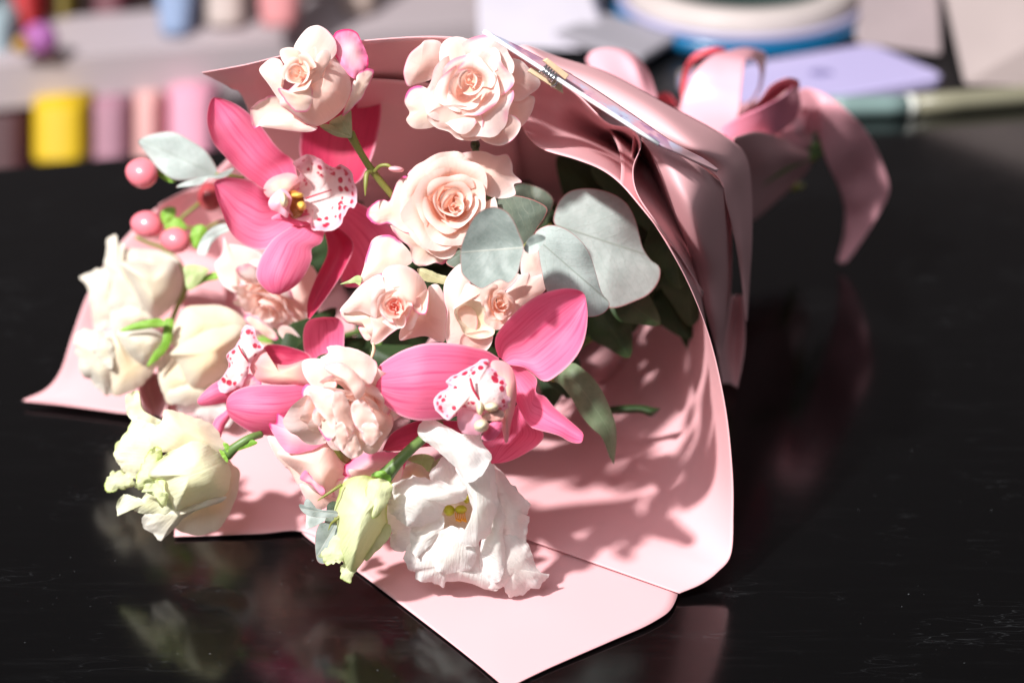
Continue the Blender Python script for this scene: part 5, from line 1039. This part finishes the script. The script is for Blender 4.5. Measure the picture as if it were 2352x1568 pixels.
tube('spring', P_, .00042, steel, cl, 240, 6)
tube('spring_arm', [D(*J2(580, 405), dcl-.005), D(*J2(610, 430), dcl-.005), D(*J2(590, 480), dcl-.004), D(*J2(560, 492), dcl-.003)], .0004, steel, cl, 16, 6)
# ================================================================= ribbon bow
bw = thing('ribbon_bow', Z(1800, 300, 8), 'coral pink satin ribbon bow with one tail drooping to the table', 'ribbon bow')
RB = M['ribbon']
zE1 = lambda rows: rowsZ(E1, rows)
zE3 = lambda rows: rowsZ(E3, rows)
patch('loop', zE1([[(-80, 330, 12.4), (-40, 400, 12.2), (20, 440, 12)], [(-40, 285, 12.8), (10, 330, 12.6), (60, 470, 12)], [(60, 268, 12.9), (110, 330, 12.6), (140, 500, 11.8)], [(180, 300, 12.6), (200, 380, 12.4), (220, 540, 11.4)], [(270, 400, 11.8), (270, 480, 11.6), (270, 570, 11.2)], [(318, 540, 11.2), (310, 570, 11.1), (300, 600, 11)]]), RB, bw, 16, 40, .0003)
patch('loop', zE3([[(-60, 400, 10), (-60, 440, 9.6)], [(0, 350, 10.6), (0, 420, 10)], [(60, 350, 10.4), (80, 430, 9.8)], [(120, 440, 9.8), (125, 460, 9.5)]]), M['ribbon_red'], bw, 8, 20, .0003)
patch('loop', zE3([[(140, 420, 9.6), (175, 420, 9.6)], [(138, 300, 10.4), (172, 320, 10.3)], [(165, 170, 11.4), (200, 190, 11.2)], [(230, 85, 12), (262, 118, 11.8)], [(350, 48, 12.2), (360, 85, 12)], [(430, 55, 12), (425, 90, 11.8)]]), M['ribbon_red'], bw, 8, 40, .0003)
# main loop: broad near band rising, arching over, narrow far band coming down
patch('loop', zE3([[(120, 470, 10.8), (220, 560, 10.8), (330, 620, 10.8), (400, 640, 10.8)],
                   [(140, 400, 11.3), (260, 430, 11.3), (400, 470, 11.3), (510, 500, 11.3)],
                   [(190, 270, 12.1), (300, 290, 12.1), (420, 310, 12.1), (530, 340, 12.1)],
                   [(260, 170, 12.7), (350, 180, 12.7), (450, 190, 12.7), (545, 215, 12.7)],
                   [(350, 100, 12.9), (420, 110, 12.9), (490, 120, 12.9), (560, 135, 12.9)],
                   [(450, 72, 12.6), (520, 80, 12.6), (570, 95, 12.6), (600, 125, 12.6)],
                   [(560, 52, 12.0), (610, 60, 12.0), (630, 90, 12.0), (635, 150, 12.0)],
                   [(680, 80, 11.4), (675, 110, 11.4), (665, 150, 11.4), (650, 190, 11.4)],
                   [(690, 130, 11.0), (685, 160, 11.0), (675, 200, 11.0), (655, 240, 11.0)],
                   [(675, 250, 10.3), (668, 275, 10.3), (655, 300, 10.3), (640, 320, 10.3)],
                   [(640, 350, 9.6), (620, 380, 9.6), (600, 395, 9.6), (590, 400, 9.6)],
                   [(530, 440, 9.2), (540, 470, 9.2), (520, 490, 9.2), (500, 500, 9.2)]]), RB, bw, 14, 90, .0003)
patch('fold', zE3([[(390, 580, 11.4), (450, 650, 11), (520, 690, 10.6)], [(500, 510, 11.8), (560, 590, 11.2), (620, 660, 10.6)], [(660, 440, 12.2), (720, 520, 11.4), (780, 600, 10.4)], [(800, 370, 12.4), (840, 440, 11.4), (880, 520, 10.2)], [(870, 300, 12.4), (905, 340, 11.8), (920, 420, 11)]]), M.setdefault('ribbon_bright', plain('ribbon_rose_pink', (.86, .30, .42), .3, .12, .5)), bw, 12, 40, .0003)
patch('fold', zE3([[(500, 500, 10.6), (560, 480, 10.4), (640, 450, 10.6)], [(640, 400, 11.4), (690, 380, 10.6), (740, 400, 10.8)], [(720, 300, 12.2), (780, 300, 11), (830, 330, 11)], [(820, 250, 12.8), (870, 270, 11.8), (900, 320, 11.4)], [(890, 255, 12.6), (910, 280, 12.2), (905, 330, 12)]]), M['ribbon'], bw, 12, 30, .0003)
ell(bw, E3, (850, 560), 110, 90, 9, dep(E3(850, 560)[1], 9.2), 0, M['ribbon'], 'knot', rot=.4)
patch('wrap_band', zE3([[(560, 680, 10.2), (600, 760, 9.2)], [(760, 600, 10), (800, 690, 9)], [(900, 560, 9.4), (940, 705, 8)], [(980, 420, 9.6), (1000, 700, 7.4)]]), M['ribbon'], bw, 10, 24, .0003)
patch('tail', zE3([[(900, 330, 10.4), (900, 420, 9.6), (920, 540, 8.6), (960, 660, 7.6)],
                   [(960, 315, 10.8), (980, 390, 10.2), (1000, 480, 9.4), (1020, 600, 8.4)],
                   [(1080, 355, 10.8), (1060, 420, 10.4), (1040, 500, 9.6), (1040, 640, 8.2)],
                   [(1220, 460, 10.2), (1170, 520, 9.6), (1110, 620, 8.6), (1075, 760, 7.2)],
                   [(1350, 600, 8.8), (1280, 660, 8.2), (1190, 760, 7.2), (1120, 870, 6)],
                   [(1440, 770, 7.0), (1370, 820, 6.4), (1270, 880, 5.6), (1165, 960, 4.8)],
                   [(1497, 980, 5.0), (1420, 1000, 4.6), (1310, 1040, 4), (1200, 1070, 3.5)],
                   [(1420, 1150, 3.2), (1360, 1150, 3), (1280, 1160, 2.6), (1208, 1170, 2.4)],
                   [(1320, 1310, 1.6), (1280, 1305, 1.5), (1230, 1300, 1.4), (1195, 1295, 1.2)],
                   [(1215, 1455, .35), (1195, 1457, .35), (1175, 1453, .35), (1157, 1447, .35)]]), RB, bw, 16, 90, .0003)
t = thing('stem_ends', Z(1880, 340, 6), 'cut green stem ends poking out under the bow', 'stems')
for k, q in enumerate([[(955, 700, 7), (1000, 690, 6.6), (1030, 720, 6.2)], [(950, 740, 6.6), (1000, 745, 6.2), (1035, 760, 5.8)], [(960, 780, 6), (1000, 770, 5.8), (1030, 740, 5.6)], [(860, 960, 4), (900, 958, 3.4), (935, 950, 3.0)]]):
    tube('stem', [Z(*E3(a[0], a[1]), a[2]) for a in q], [.0022, .002, .001], M.setdefault('stem_yellow', plain('stem_yellow_green', (.35, .33, .03), .5)), t, 8, 8)
